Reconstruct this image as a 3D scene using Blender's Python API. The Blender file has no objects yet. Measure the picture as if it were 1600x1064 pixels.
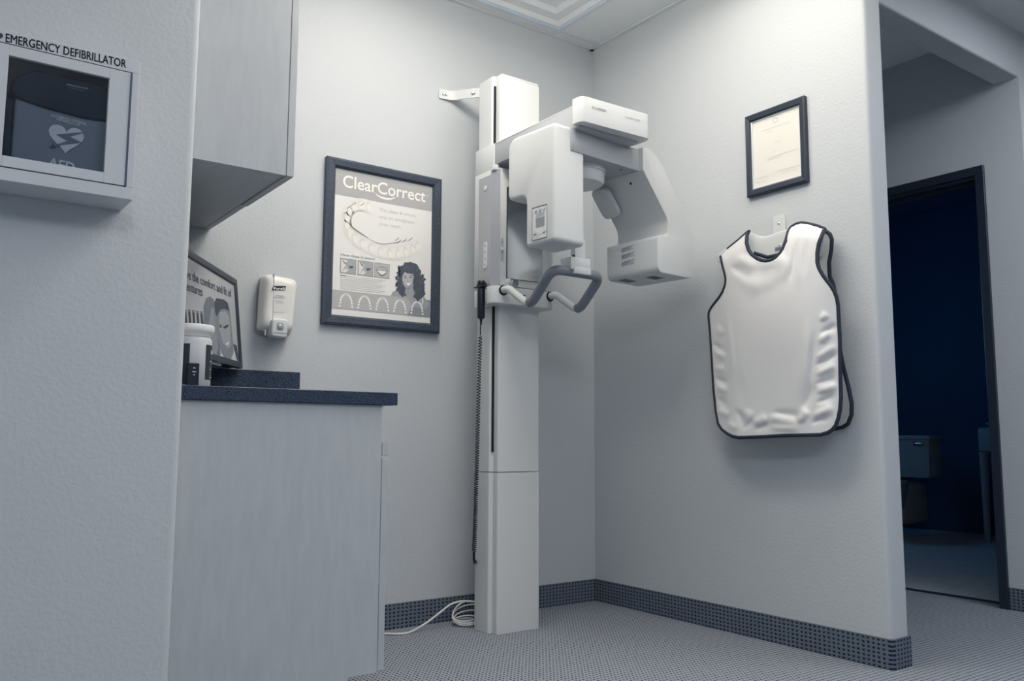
import bpy, bmesh, math, random
from mathutils import Vector, Matrix, noise
from mathutils.geometry import delaunay_2d_cdt
random.seed(7)
S = bpy.context.scene
COL = S.collection
PI = math.pi

# ------------------------------------------------------------------ camera, world, lights, exposure
F_PX = 1332.717
YAW, PITCH, ROLL = 0.6248, 0.11239, 0.00488
CAM = Vector((-2.73062, -3.10625, 0.75951))
fw = Vector((math.sin(YAW)*math.cos(PITCH), math.cos(YAW)*math.cos(PITCH), math.sin(PITCH)))
_r = Vector((math.cos(YAW), -math.sin(YAW), 0)); _u = _r.cross(fw)
rt = _r*math.cos(ROLL) + _u*math.sin(ROLL); up = -_r*math.sin(ROLL) + _u*math.cos(ROLL)
cd = bpy.data.cameras.new('camera'); cam = bpy.data.objects.new('camera', cd); COL.objects.link(cam)
cd.sensor_fit = 'HORIZONTAL'; cd.sensor_width = 36; cd.lens = F_PX/1600*36; cd.clip_start = 0.05
cam.matrix_world = Matrix(((rt.x, up.x, -fw.x, CAM.x), (rt.y, up.y, -fw.y, CAM.y), (rt.z, up.z, -fw.z, CAM.z), (0, 0, 0, 1)))
S.camera = cam
S.view_settings.view_transform = 'Standard'; S.view_settings.look = 'None'
S.view_settings.gamma = 1; S.view_settings.use_curve_mapping = False
S.view_settings.exposure = 0.0
W = bpy.data.worlds.new('world'); S.world = W; W.use_nodes = True
W.node_tree.nodes['Background'].inputs[0].default_value = (0.10, 0.5, 0.95, 1)
W.node_tree.nodes['Background'].inputs[1].default_value = 3.0
try:
    S.cycles.use_denoising = True
    S.cycles.max_bounces = 8; S.cycles.diffuse_bounces = 4; S.cycles.sample_clamp_indirect = 6
except Exception: pass
LV = dict(main=(6.2, 5.6, 4.8), near=(14.4, 13.1, 11.5), front=(4.2, 4.25, 4.2), mid=(10, 10.1, 10.4), hall=(14.5, 14.8, 15.6), back=(21, 21.2, 22.4))   # radiance of each ceiling light

# ------------------------------------------------------------------ materials
def lin(h):
    c = [int(h[i:i+2], 16)/255 for i in (0, 2, 4)]
    return tuple(((v+0.055)/1.055)**2.4 if v > 0.04045 else v/12.92 for v in c) + (1,)
MATS = {}
def mat(name, hexc, rough=0.5, metal=0.0, emit=None, spec=0.5, coat=0.0, trans=0.0, alpha=1.0):
    if name in MATS: return MATS[name]
    m = bpy.data.materials.new(name); m.use_nodes = True
    b = m.node_tree.nodes['Principled BSDF']
    b.inputs['Base Color'].default_value = lin(hexc)
    b.inputs['Roughness'].default_value = rough; b.inputs['Metallic'].default_value = metal
    b.inputs['Specular IOR Level'].default_value = spec
    b.inputs['Coat Weight'].default_value = coat
    b.inputs['Transmission Weight'].default_value = trans
    if emit:
        b.inputs['Emission Color'].default_value = lin(emit[0]); b.inputs['Emission Strength'].default_value = emit[1]
    MATS[name] = m
    return m
def nodes(m): return m.node_tree.nodes, m.node_tree.links, m.node_tree.nodes['Principled BSDF']
def add_noise_bump(m, scale, strength, dist=0.002, detail=2.0, stretch=None, colvar=0.0):
    N, L, b = nodes(m)
    tc = N.new('ShaderNodeTexCoord'); no = N.new('ShaderNodeTexNoise'); no.inputs['Scale'].default_value = scale
    no.inputs['Detail'].default_value = detail
    src = tc.outputs['Object']
    if stretch:
        mp = N.new('ShaderNodeMapping'); mp.inputs['Scale'].default_value = stretch
        L.new(src, mp.inputs['Vector']); src = mp.outputs['Vector']
    L.new(src, no.inputs['Vector'])
    bp = N.new('ShaderNodeBump'); bp.inputs['Strength'].default_value = strength; bp.inputs['Distance'].default_value = dist
    L.new(no.outputs['Fac'], bp.inputs['Height']); L.new(bp.outputs['Normal'], b.inputs['Normal'])
    if colvar:
        base = tuple(b.inputs['Base Color'].default_value)
        cr = N.new('ShaderNodeValToRGB')
        cr.color_ramp.elements[0].position = 0.3; cr.color_ramp.elements[1].position = 0.7
        cr.color_ramp.elements[0].color = tuple(c*(1-colvar) for c in base[:3]) + (1,)
        cr.color_ramp.elements[1].color = tuple(min(1, c*(1+colvar)) for c in base[:3]) + (1,)
        L.new(no.outputs['Fac'], cr.inputs['Fac']); L.new(cr.outputs['Color'], b.inputs['Base Color'])
    return m
def weave(m, dark, light, pitch, axes, ratio=1.0):
    """woven loop carpet: rows of dark pits between pale loops"""
    N, L, b = nodes(m)
    tc = N.new('ShaderNodeTexCoord')
    ns = N.new('ShaderNodeTexNoise'); ns.inputs['Scale'].default_value = 60; ns.inputs['Detail'].default_value = 3
    L.new(tc.outputs['Object'], ns.inputs['Vector'])
    sp = N.new('ShaderNodeSeparateXYZ'); L.new(tc.outputs['Object'], sp.inputs[0])
    def mth(op, a, c=None):
        n = N.new('ShaderNodeMath'); n.operation = op
        for i, v in enumerate((a, c)):
            if v is None: continue
            if isinstance(v, (int, float)): n.inputs[i].default_value = v
            else: L.new(v, n.inputs[i])
        return n.outputs[0]
    def coord(ax):
        if len(ax) == 1: return sp.outputs[ax]
        return mth('ADD', sp.outputs[ax[0]], sp.outputs[ax[1]])
    jit = mth('MULTIPLY', mth('SUBTRACT', ns.outputs['Fac'], 0.5), 2.2)
    a = mth('ADD', mth('MULTIPLY', coord(axes[0]), 2*PI/pitch), jit)
    c = mth('ADD', mth('MULTIPLY', coord(axes[1]), 2*PI/(pitch*ratio)), jit)
    sa = mth('ADD', mth('MULTIPLY', mth('SINE', a), 0.5), 0.5)
    sb = mth('ADD', mth('MULTIPLY', mth('SINE', c), 0.5), 0.5)
    v = mth('MULTIPLY', sa, sb)
    n2 = N.new('ShaderNodeTexNoise'); n2.inputs['Scale'].default_value = 260; L.new(tc.outputs['Object'], n2.inputs['Vector'])
    v2 = mth('ADD', v, mth('MULTIPLY', mth('SUBTRACT', n2.outputs['Fac'], 0.5), 0.5))
    cr = N.new('ShaderNodeValToRGB'); L.new(v2, cr.inputs['Fac'])
    cr.color_ramp.elements[0].position = 0.36; cr.color_ramp.elements[0].color = lin(light)
    cr.color_ramp.elements[1].position = 0.68; cr.color_ramp.elements[1].color = lin(dark)
    L.new(cr.outputs['Color'], b.inputs['Base Color'])
    bp = N.new('ShaderNodeBump'); bp.invert = True; bp.inputs['Strength'].default_value = 0.6; bp.inputs['Distance'].default_value = 0.004
    L.new(v2, bp.inputs['Height']); L.new(bp.outputs['Normal'], b.inputs['Normal'])
    return m

WALL = add_noise_bump(mat('orange_peel_wall_paint', 'bfc5ca', 0.75), 95, 0.34, 0.0035, 2.5)
M_CEIL = add_noise_bump(mat('fissured_ceiling_tile', 'e4e8eb', 0.9), 160, 0.5, 0.004, 4)
M_TBAR = mat('white_ceiling_grid', 'd8dce0', 0.5)
M_FLOOR = weave(mat('woven_loop_carpet', '7a818a', 0.95, spec=0.1), '1f2938', '939aa3', 0.0145, ('X', 'Y'), 1.3)
M_BASEX = weave(mat('carpet_base_along_back_wall', '4a5563', 0.95, spec=0.1), '202c3d', '66717f', 0.0188, ('X', 'Z'), 0.78)
M_BASEY = weave(mat('carpet_base_along_side_wall', '4a5563', 0.95, spec=0.1), '202c3d', '66717f', 0.0188, ('XY', 'Z'), 0.77)
M_WOOD = add_noise_bump(mat('pale_wood_laminate', 'b4babf', 0.5), 12, 0.04, 0.001, 5, (4, 4, 0.8), 0.045)
M_WOODU = M_WOOD
M_GRAN = add_noise_bump(mat('dark_speckled_laminate', '344054', 0.4, spec=0.3), 320, 0.0, 0.001, 1.5, None, 0.85)
WHITE = mat('white_enamel', 'd0d4d6', 0.4, spec=0.4)
WHITE2 = mat('off_white_plastic', 'd0d4d7', 0.38)
GREYP = mat('light_grey_panel', 'a9adb3', 0.4)
GREYB = mat('blue_grey_panel', '9da2ab', 0.4)
GRIP = mat('blue_grey_rubber_grip', '79808c', 0.35)
DARK = mat('navy_black_plastic', '0e1929', 0.35)
SLOT = mat('black_slot', '060c18', 0.7)
MIRR = mat('mirror_glass', 'c4c8cc', 0.12, 1.0)
CHROME = mat('chrome', 'c8ccd2', 0.15, 1.0)
FRAME = add_noise_bump(mat('charcoal_frame', '3b4655', 0.4, spec=0.4), 60, 0.12, 0.002, 3, (1, 1, 4), 0.25)
FRAME2 = mat('black_frame', '222d3d', 0.35)
PAPER = mat('white_paper', 'e4e5e4', 0.6)
STEEL = mat('white_painted_steel', 'c8cdd3', 0.4)
M_AP = add_noise_bump(mat('pale_vinyl_apron', 'e0e1e2', 0.42, spec=0.4), 60, 0.08, 0.002, 2)
M_TRIM = mat('dark_binding_tape', '1e2a3b', 0.7)
def tone(h, r=0.6): return mat('print_ink_' + h, h, r)

# ------------------------------------------------------------------ mesh builder
class MB:
    def __init__(self): self.v = []; self.f = []; self.mi = []; self.m = []; self.cur = 0
    def use(self, m):
        if m not in self.m: self.m.append(m)
        self.cur = self.m.index(m); return self
    def poly(self, pts):
        n = len(self.v); self.v += [Vector(p) for p in pts]; self.f.append(list(range(n, n+len(pts)))); self.mi.append(self.cur); return self
    def raw(self, vs, fs):
        n = len(self.v); self.v += [Vector(p) for p in vs]
        for f in fs: self.f.append([i+n for i in f]); self.mi.append(self.cur)
        return self
    def bm(self, bm, M=None):
        bm.verts.index_update()
        self.raw([(M @ v.co) if M else v.co.copy() for v in bm.verts], [[v.index for v in f.verts] for f in bm.faces]); bm.free(); return self
    def box(self, a, b, r=0.0, seg=2, M=None):
        a, b = Vector(a), Vector(b); bm = bmesh.new()
        bmesh.ops.create_cube(bm, size=1)
        for v in bm.verts: v.co = Vector([(a[i]+b[i])/2 + v.co[i]*abs(b[i]-a[i]) for i in range(3)])
        if r: bmesh.ops.bevel(bm, geom=bm.edges[:], offset=min(r, 0.49*min(abs(b[i]-a[i]) for i in range(3))), segments=seg, profile=0.5, affect='EDGES', clamp_overlap=True)
        return self.bm(bm, M)
    def tube(self, pts, r, n=10, closed=False, flat=None):
        pts = [Vector(p) for p in pts]; N = len(pts)
        rs = r if isinstance(r, (list, tuple)) else [r]*N
        rings = []; prev = None
        for i, p in enumerate(pts):
            if closed: t = pts[(i+1) % N] - pts[i-1]
            else: t = pts[min(i+1, N-1)] - pts[max(i-1, 0)]
            t.normalize()
            if prev is None:
                a = t.orthogonal().normalized()
            else:
                a = prev - t*prev.dot(t)
                a = a.normalized() if a.length > 1e-6 else t.orthogonal().normalized()
            prev = a; b = t.cross(a)
            rings.append([p + (a*math.cos(2*PI*k/n) + b*math.sin(2*PI*k/n))*rs[i] for k in range(n)])
        vs = [v for q in rings for v in q]; fs = []
        M = N if closed else N-1
        for i in range(M):
            j = (i+1) % N
            for k in range(n): fs.append([i*n+k, i*n+(k+1) % n, j*n+(k+1) % n, j*n+k])
        if not closed: fs += [list(range(n))[::-1], [(N-1)*n+k for k in range(n)]]
        return self.raw(vs, fs)
    def lathe(self, c, prof, n=32, axis=(0, 0, 1), sx=1.0, sy=1.0):
        q = Vector((0, 0, 1)).rotation_difference(Vector(axis).normalized()); c = Vector(c); vs = []; fs = []
        for (r, h) in prof:
            for k in range(n): vs.append(c + q @ Vector((r*sx*math.cos(2*PI*k/n), r*sy*math.sin(2*PI*k/n), h)))
        for i in range(len(prof)-1):
            for k in range(n): fs.append([i*n+k, i*n+(k+1) % n, (i+1)*n+(k+1) % n, (i+1)*n+k])
        fs += [list(range(n))[::-1], [(len(prof)-1)*n+k for k in range(n)]]
        return self.raw(vs, fs)
    def build(self, name, parent=None, mats=None, smooth=None, kind=None, bevel=None, fixn=True, mods=None):
        me = bpy.data.meshes.new(name); me.from_pydata([tuple(v) for v in self.v], [], self.f)
        for m in (self.m or mats or [WHITE]): me.materials.append(m)
        for p, i in zip(me.polygons, self.mi): p.material_index = i
        if fixn:
            bm = bmesh.new(); bm.from_mesh(me); bmesh.ops.recalc_face_normals(bm, faces=bm.faces[:]); bm.to_mesh(me); bm.free()
        if smooth is not None:
            for p in me.polygons: p.use_smooth = True
            me.set_sharp_from_angle(angle=math.radians(smooth))
        me.update()
        o = bpy.data.objects.new(name, me); COL.objects.link(o)
        if parent:
            o.parent = parent; o.matrix_parent_inverse = Matrix.Translation(-world_loc(parent))
        if kind: o['kind'] = kind
        if bevel:
            b = o.modifiers.new('bevel', 'BEVEL'); b.width = bevel; b.segments = 3; b.limit_method = 'ANGLE'; b.angle_limit = math.radians(35)
        return o
LOC = {}
def world_loc(o): return LOC.get(o.name, Vector((0, 0, 0)))
def thing(name, label, cat, loc, group=None):
    o = bpy.data.objects.new(name, None); COL.objects.link(o); o.location = loc; o.empty_display_size = 0.05
    LOC[o.name] = Vector(loc); o['label'] = label; o['category'] = cat
    if group: o['group'] = group
    return o
def tag(o, label, cat, group=None):
    o['label'] = label; o['category'] = cat
    if group: o['group'] = group
    return o
def fillet(pts, r, seg=5):
    out = []; n = len(pts)
    rr = r if isinstance(r, (list, tuple)) else [r]*n
    for i in range(n):
        p0, p, p1 = Vector(pts[i-1]), Vector(pts[i]), Vector(pts[(i+1) % n])
        a = (p0-p); b = (p1-p); R = min(rr[i], a.length*0.49, b.length*0.49)
        if R < 1e-5: out.append(p); continue
        A = p + a.normalized()*R; B = p + b.normalized()*R
        for k in range(seg+1):
            t = k/seg; out.append(A*(1-t)**2 + p*2*t*(1-t) + B*t*t)
    return out
def prism(mb, prof, f, d0, d1, bev=0.0, seg=3):
    """extrude a 2-D outline between d0 and d1; f(a, b, d) gives the point; cap edges bevelled"""
    bm = bmesh.new()
    vs = [bm.verts.new(f(p[0], p[1], d0)) for p in prof]; ws = [bm.verts.new(f(p[0], p[1], d1)) for p in prof]
    n = len(prof); a = bm.faces.new(vs[::-1]); b = bm.faces.new(ws)
    for i in range(n): bm.faces.new([vs[i], vs[(i+1) % n], ws[(i+1) % n], ws[i]])
    bmesh.ops.recalc_face_normals(bm, faces=bm.faces[:])
    if bev: bmesh.ops.bevel(bm, geom=list(a.edges)+list(b.edges), offset=bev, segments=seg, profile=0.5, affect='EDGES', clamp_overlap=True)
    mb.bm(bm)

# ------------------------------------------------------------------ planes for print and outlines
def ray(px, py): return (fw*F_PX + rt*(px-800) - up*(py-532))
class Plane:
    def __init__(self, p, n): self.p = Vector(p); self.n = Vector(n).normalized()   # n points into the room
    def at(self, px, py, off=0.0):
        d = ray(px, py); q = self.p + self.n*off
        return CAM + d*((q-CAM).dot(self.n)/d.dot(self.n))
PA = lambda y: Plane((0, y, 0), (0, -1, 0))
PX = lambda x: Plane((x, 0, 0), (-1, 0, 0))
PZ = lambda z: Plane((0, 0, z), (0, 0, 1))
_tc = {}
def text_shape(s, bold=0.0, shear=0.0):
    if bold > 1:      # heavier strokes: the same letters laid twice, a hair apart
        bold -= 1; v1, f1 = text_shape(s, 0, shear); n = len(v1); e = Vector((bold*1.6, 0, 0.0001)); g = Vector((bold*0.8, bold*0.6, 0.0001))
        return [v-e*0.5 for v in v1] + [v+e*0.5 for v in v1] + [v-e*0.5+g for v in v1], f1 + [[i+n for i in f] for f in f1] + [[i+2*n for i in f] for f in f1]
    k = (s, bold, shear)
    if k in _tc: return _tc[k]
    cu = bpy.data.curves.new('t', 'FONT'); cu.body = s; cu.size = 1; cu.offset = bold; cu.shear = shear; cu.resolution_u = 3
    o = bpy.data.objects.new('t', cu); COL.objects.link(o)
    dg = bpy.context.evaluated_depsgraph_get(); me = bpy.data.meshes.new_from_object(o.evaluated_get(dg))
    r = ([v.co.copy() for v in me.vertices], [list(p.vertices) for p in me.polygons])
    bpy.data.objects.remove(o); bpy.data.curves.remove(cu); bpy.data.meshes.remove(me)
    _tc[k] = r; return r
def text(mb, s, A, B, n, m, bold=0.0, height=None, prefix='', shear=0.0, off=0.0008):
    """letters with s spanning from A to B along their baseline on a plane of normal n"""
    vs, fs = text_shape(prefix + s, bold, shear)
    if not vs: return
    vs2, _ = text_shape(s, bold, shear)
    x1 = max(v.x for v in vs); w = max(v.x for v in vs2) - min(v.x for v in vs2); x0 = x1 - w
    A, B, n = Vector(A), Vector(B), Vector(n).normalized(); ux = (B-A); L = ux.length; ux.normalize()
    uz = n.cross(ux); sx = L/w
    cap = 0.73; sz = (height/cap) if height else sx
    mb.use(m).raw([A + ux*((v.x-x0)*sx) + uz*(v.y*sz) + n*(off+v.z) for v in vs], fs)
def tpx(mb, s, a, b, pl, m, **k):
    text(mb, s, pl.at(*a), pl.at(*b), pl.n, m, **k)
def ppx(mb, pts, pl, m, off=0.0005):
    mb.use(m).poly([pl.at(x, y, off) for x, y in pts])

# ================================================================== SETTING
H = 2.70
YE = -1.478; XB = 0.11; XH = 1.39; YHF = -1.40; YHB = -1.285; ZH = 2.43; XL = -2.15; YP = -0.90; HC = 2.66
def struct(name, mb, **k): return mb.build(name, kind='structure', **k)
# floors
struct('floor', MB().use(M_FLOOR).box((-5, -6.5, -0.1), (XH+0.10, 0.12, 0)).box((XH+0.10, -6.5, -0.1), (4.6, YHF-0.0, 0)))
M_VINYL = add_noise_bump(mat('restroom_vinyl', 'ccd2d8', 0.3), 5, 0.0, 0.001, 3, (1, 6, 1), 0.12)
struct('floor.001', MB().use(M_VINYL).box((XH+0.10, YHF+0.12, -0.1), (4.4, 1.72, 0.002)))
def rbox(mb, a, b, edges, r=0.018, seg=4):
    """a wall slab with bullnose vertical corners at the listed xy corners"""
    x0, y0, z0 = a; x1, y1, z1 = b; x0, x1 = min(x0, x1), max(x0, x1); y0, y1 = min(y0, y1), max(y0, y1)
    pts = [(x0, y0), (x1, y0), (x1, y1), (x0, y1)]
    rr = [r if i in edges else 0 for i in range(4)]
    prism(mb, fillet(pts, rr, seg), lambda p, q, d: (p, q, d), z0, z1)
mb = MB().use(WALL); mb.box((XL-0.12, 0, 0), (0.0, 0.12, H+0.1)); struct('wall_back', mb)
mb = MB().use(WALL); rbox(mb, (0, YE, 0), (XB, 0.12, H+0.1), (0, 1)); struct('wall_right', mb, smooth=40)
# side wall beside the cabinets; its bullnose end carries the defibrillator wall
mb = MB().use(WALL); rbox(mb, (-4.6, YP, 0), (XL, 0.0, H+0.1), (1,), 0.02); struct('wall_left', mb, smooth=40)
# header over the passage, continuous with the wall right of the passage
mb = MB().use(WALL); prism(mb, fillet([(YHF, ZH), (YHB, ZH), (YHB, H+0.1), (YHF, H+0.1)], [0.012, 0.012, 0, 0], 4), lambda y, z, x: (x, y, z), XB, XH); struct('wall_header', mb, smooth=40)
mb = MB().use(WALL)
DY0, DY1, DZ = -1.186, -0.276, 2.012   # door opening along y
mb.box((XH, YHF, 0), (XH+0.12, DY0, H+0.1)); mb.box((XH, DY0, DZ), (XH+0.12, DY1, H+0.1)); mb.box((XH, DY1, 0), (XH+0.12, 0.12, H+0.1))
mb.box((XH+0.12, YHF, 0), (4.6, YHF+0.12, H+0.1))
struct('wall_passage', mb)
mb = MB().use(WALL); mb.box((XB, 0.0, 0), (XH, 0.12, H+0.1)); struct('wall_passage_end', mb)
# room behind the camera
struct('wall_front', MB().use(WALL).box((-5, -6.5, 0), (4.6, -6.38, 3)))
struct('wall_far_left', MB().use(WALL).box((-4.72, -6.38, 0), (-4.6, 0, 3)))
struct('wall_far_right', MB().use(WALL).box((4.6, -6.38, 0), (4.72, YHF+0.12, 3)))
# restroom shell
RW = add_noise_bump(mat('restroom_navy_darkness', '2c4568', 0.8), 60, 0.2, 0.002, 2)  # navy wall colour stands in for the darkness of the restroom
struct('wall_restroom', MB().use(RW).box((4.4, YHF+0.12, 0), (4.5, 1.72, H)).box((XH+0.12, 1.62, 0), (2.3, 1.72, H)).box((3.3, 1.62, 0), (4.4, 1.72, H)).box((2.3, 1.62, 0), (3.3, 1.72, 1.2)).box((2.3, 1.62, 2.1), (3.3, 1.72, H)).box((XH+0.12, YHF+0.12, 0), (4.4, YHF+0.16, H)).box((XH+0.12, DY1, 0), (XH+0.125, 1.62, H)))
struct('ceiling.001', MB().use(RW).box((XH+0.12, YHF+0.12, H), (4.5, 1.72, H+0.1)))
wf_ = MB().use(mat('added_window_frame', 'd8dce0', 0.5))
for a, b in (((2.3, 1.66, 1.2), (2.34, 1.70, 2.1)), ((3.26, 1.66, 1.2), (3.3, 1.70, 2.1)), ((2.3, 1.66, 1.2), (3.3, 1.70, 1.24)), ((2.3, 1.66, 2.06), (3.3, 1.70, 2.1)), ((2.3, 1.66, 1.63), (3.3, 1.70, 1.67))): wf_.box(a, b)
struct('added_window_1', wf_)  # unseen window, added to let blue light into the restroom
# suspended ceiling: tiles, grid bars, wall angle
GX = [-4.54, -3.93, -3.32, -2.71, -2.10, -1.49, -0.88, -0.27]
GY = [-6.38, -5.56, -4.95, -4.34, -3.73, -3.12, -2.51, -1.90, -1.29, -0.68, -0.07]
tr = []   # all fixtures hang just under the tiles
mb = MB().use(M_CEIL)
xs = [-4.6] + GX + [0.0]; ys = GY + [0.0]
for i in range(len(xs)-1):
    for j in range(len(ys)-1):
        c = (xs[i], ys[j])
        if c in tr or c == (-0.88, -0.68): continue
        if xs[i] < XL-0.05 and ys[j] >= YP-0.1 and ys[j] > -0.68: continue
        mb.box((xs[i], ys[j], H), (xs[i+1], ys[j+1], H+0.02))
mb.box((0.0, -6.38, HC), (4.6, YHF, HC+0.05)); mb.box((0.0, -6.38, HC), (0.02, YE, H+0.02))
mb.box((XB, YHB, H+0.0), (XH, 0, H+0.02))
struct('ceiling', mb)
mb = MB().use(M_TBAR)
for x in GX[1:]: mb.box((x-0.012, -6.38, H-0.004), (x+0.012, 0 if x > XL else YP, H-0.0005))
for y in GY[1:]: mb.box((-4.6 if y < YP else XL, y-0.012, H-0.0045), (0, y+0.012, H-0.001))
mb.box((XL, -0.022, H-0.006), (0, 0, H-0.0005)); mb.box((-0.022, YE, H-0.006), (0, 0, H-0.0005))
struct('ceiling_grid', mb); bpy.data.objects['ceiling_grid'].name = 'trim_1'
# coffered tile in the corner cell
mb = MB().use(M_CEIL)
x0, x1, y0, y1 = -0.868, -0.282, -0.668, -0.082
rings = [(0, 0.001), (0.012, 0.001), (0.03, 0.016), (0.075, 0.019), (0.095, 0.036), (0.145, 0.039), (0.165, 0.055)]
vs = []; fs = []
for i, (o, h) in enumerate(rings):
    vs += [(x0+o, y0+o, H+h), (x1-o, y0+o, H+h), (x1-o, y1-o, H+h), (x0+o, y1-o, H+h)]
    if i:
        for k in range(4): fs.append([(i-1)*4+k, (i-1)*4+(k+1) % 4, i*4+(k+1) % 4, i*4+k])
n = (len(rings)-1)*4; fs.append([n, n+1, n+2, n+3])
vs += [(x0, y0, H+0.07), (x1, y0, H+0.07), (x1, y1, H+0.07), (x0, y1, H+0.07)]; n2 = len(vs)-4
fs.append([n2, n2+1, n2+2, n2+3])
for k in range(4): fs.append([k, (k+1) % 4, n2+(k+1) % 4, n2+k])
mb.raw(vs, fs)
tag(mb.build('ceiling_tile'), 'stepped coffered ceiling tile in the corner above the x-ray machine', 'ceiling tile')
# ceiling lights, some of them unseen fill added for brightness
def glow(key):
    c = LV[key]; k = max(max(c), 1e-6)
    m = bpy.data.materials.new('lit_diffuser_' + key); m.use_nodes = True; b = m.node_tree.nodes['Principled BSDF']
    b.inputs['Base Color'].default_value = (0.8, 0.8, 0.8, 1); b.inputs['Emission Color'].default_value = (c[0]/k, c[1]/k, c[2]/k, 1); b.inputs['Emission Strength'].default_value = k
    return m
def fixture(x0, y0, lx, ly, label, key, h=H):
    """surface-mounted wraparound fixture: shallow pan with a lens that hangs below the tiles"""
    t = thing('ceiling_light', label, 'light', (x0+lx/2, y0+ly/2, h))
    MB().use(M_TBAR).box((x0, y0, h-0.022), (x0+lx, y0+ly, h-0.0045), 0.003, 1).build('pan', t)
    mb = MB().use(glow(key))
    prism(mb, fillet([(x0+0.03, h-0.022), (x0+0.05, h-0.085), (x0+lx-0.05, h-0.085), (x0+lx-0.03, h-0.022)], [0, 0.03, 0.03, 0], 4), lambda a, z, d: (a, d, z), y0+0.012, y0+ly-0.012)
    mb.build('lens', t, smooth=40)
fixture(-0.76, -2.02, 0.5, 1.15, 'lit ceiling fixture over the x-ray corner, nearest the right wall', 'main')
fixture(-1.52, -1.62, 0.5, 1.15, 'lit ceiling fixture between the cabinets and the x-ray corner', 'near')
fixture(-1.95, -3.15, 0.5, 1.15, 'lit fill fixture, unseen and added, just above and right of the camera position', 'front')  # added fill light, lifts the shaded part of the right wall
fixture(-0.83, -4.30, 0.5, 1.15, 'lit fill fixture, unseen and added, in the ceiling farther behind, in line with the right wall', 'mid')  # added fill light for the wall end and the header
fixture(-3.28, -4.70, 0.5, 1.15, 'lit fill fixture, unseen and added, nearest the front wall behind the camera', 'back')  # added fill light for faces turned towards the camera
t = thing('ceiling_light', 'lit flat panel light on the lower ceiling right of the x-ray corner', 'light', (0.95, -2.5, HC))
MB().use(M_TBAR).box((0.7, -3.1, HC-0.03), (1.2, -2.0, HC)).build('frame', t)
MB().use(glow('hall')).box((0.73, -3.07, HC-0.036), (1.17, -2.03, HC-0.031)).build('diffuser', t)

# carpet baseboards
BH = 0.098; BT = 0.008
struct('baseboard_back', MB().use(M_BASEX).box((XL, -BT, 0), (-BT, 0, BH), 0.002, 1))
mb = MB().use(M_BASEY)
prism(mb, [(-BT, 0)] + fillet([(-BT, YE-BT), (XB+BT, YE-BT)], 0)[:0] + fillet([(-BT, 0), (-BT, YE-BT), (XB+BT, YE-BT), (XB+BT, -0.0), (XB, 0), (XB, YE+0.002), (0, YE+0.002), (0, 0)], [0, 0.02, 0.02, 0, 0, 0.018, 0.018, 0], 4)[1:], lambda a, b, d: (a, b, d), 0, BH)
struct('baseboard_right', mb, smooth=40)
mb = MB().use(M_BASEY); mb.box((XH-BT, YHF, 0), (XH, DY0-0.04, BH), 0.002, 1); mb.box((XH-BT, DY1+0.04, 0), (XH, 0, BH))
struct('baseboard_passage', mb)
struct('baseboard_end', MB().use(M_BASEX).box((XB+BT, -BT, 0), (XH-BT, 0, BH)).box((XH-BT, YHF-BT, 0), (4.6, YHF, BH)))
struct('baseboard_left', MB().use(M_BASEX).box((-4.6, YP-BT, 0), (XL+BT, YP, BH), 0.002, 1))
# restroom doorway
d = MB().use(FRAME2)
for (ya, yb) in ((DY0-0.04, DY0+0.001), (DY1-0.001, DY1+0.04)): d.box((XH-0.016, ya, 0), (XH, yb, DZ-0.0015), 0.002, 1)
d.box((XH-0.016, DY0-0.04, DZ-0.001), (XH, DY1+0.04, DZ+0.042), 0.002, 1)
d.box((XH, DY0, 0.0), (XH+0.12, DY0+0.004, DZ)); d.box((XH, DY1-0.004, 0.0), (XH+0.12, DY1, DZ)); d.box((XH, DY0+0.004, DZ-0.016), (XH+0.12, DY1-0.004, DZ))
d.box((XH+0.07, DY0+0.004, 0.0), (XH+0.10, DY0+0.012, DZ-0.016)); d.box((XH+0.05, DY0+0.004, DZ-0.03), (XH+0.08, DY1-0.004, DZ-0.016))
struct('door_1', d)
struct('trim_2', MB().use(mat('threshold_strip', '1b2635', 0.5)).box((XH+0.095, DY0+0.016, 0), (XH+0.125, DY1-0.016, 0.006)))

# ================================================================== PANORAMIC X-RAY MACHINE
XM = thing('panoramic_xray_machine', 'white panoramic dental x-ray machine on a tall column in the room corner', 'x-ray machine', (-0.70, -0.26, 0))
# floor column: lower cover and the upper column, front cover standing proud of the rear channel
def column(z0, z1, ex=0.0):
    b = MB().use(WHITE)
    prism(b, fillet([(-0.808-ex, -0.195), (-0.808-ex, -0.288-ex), (-0.79-ex, -0.292-ex), (-0.79-ex, -0.324-ex), (-0.585+ex, -0.324-ex), (-0.585+ex, -0.195)], [0.002, 0.006, 0.001, 0.008, 0.006, 0.002], 4), lambda a, c, d: (a, c, d), z0, z1, 0.0015, 1)
    return b
column(0.0, 0.618, 0.001).build('lower_column_cover', XM, smooth=35)
column(0.621, 2.25).build('column', XM, smooth=35)
MB().use(WHITE).box((-0.802, -0.29, 2.25), (-0.786, -0.20, 2.256), 0.002).box((-0.78, -0.322, 2.25), (-0.59, -0.2, 2.262), 0.004).build('column_cap', XM, smooth=35)
MB().use(SLOT).box((-0.8, -0.2955, 0.70), (-0.7905, -0.2915, 2.21)).build('slot', XM)
# wall bracket
br = MB().use(WHITE)
pth = [(-0.885, -0.004), (-0.84, -0.006), (-0.815, -0.03)]
zb, zt = 2.228, 2.272
pl = [PA(-0.003).at(690, 146), None]
bp = [(-0.885, -0.004), (-0.865, -0.004), (-0.852, -0.03), (-0.846, -0.09), (-0.838, -0.17), (-0.828, -0.198), (-0.80, -0.2)]
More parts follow.
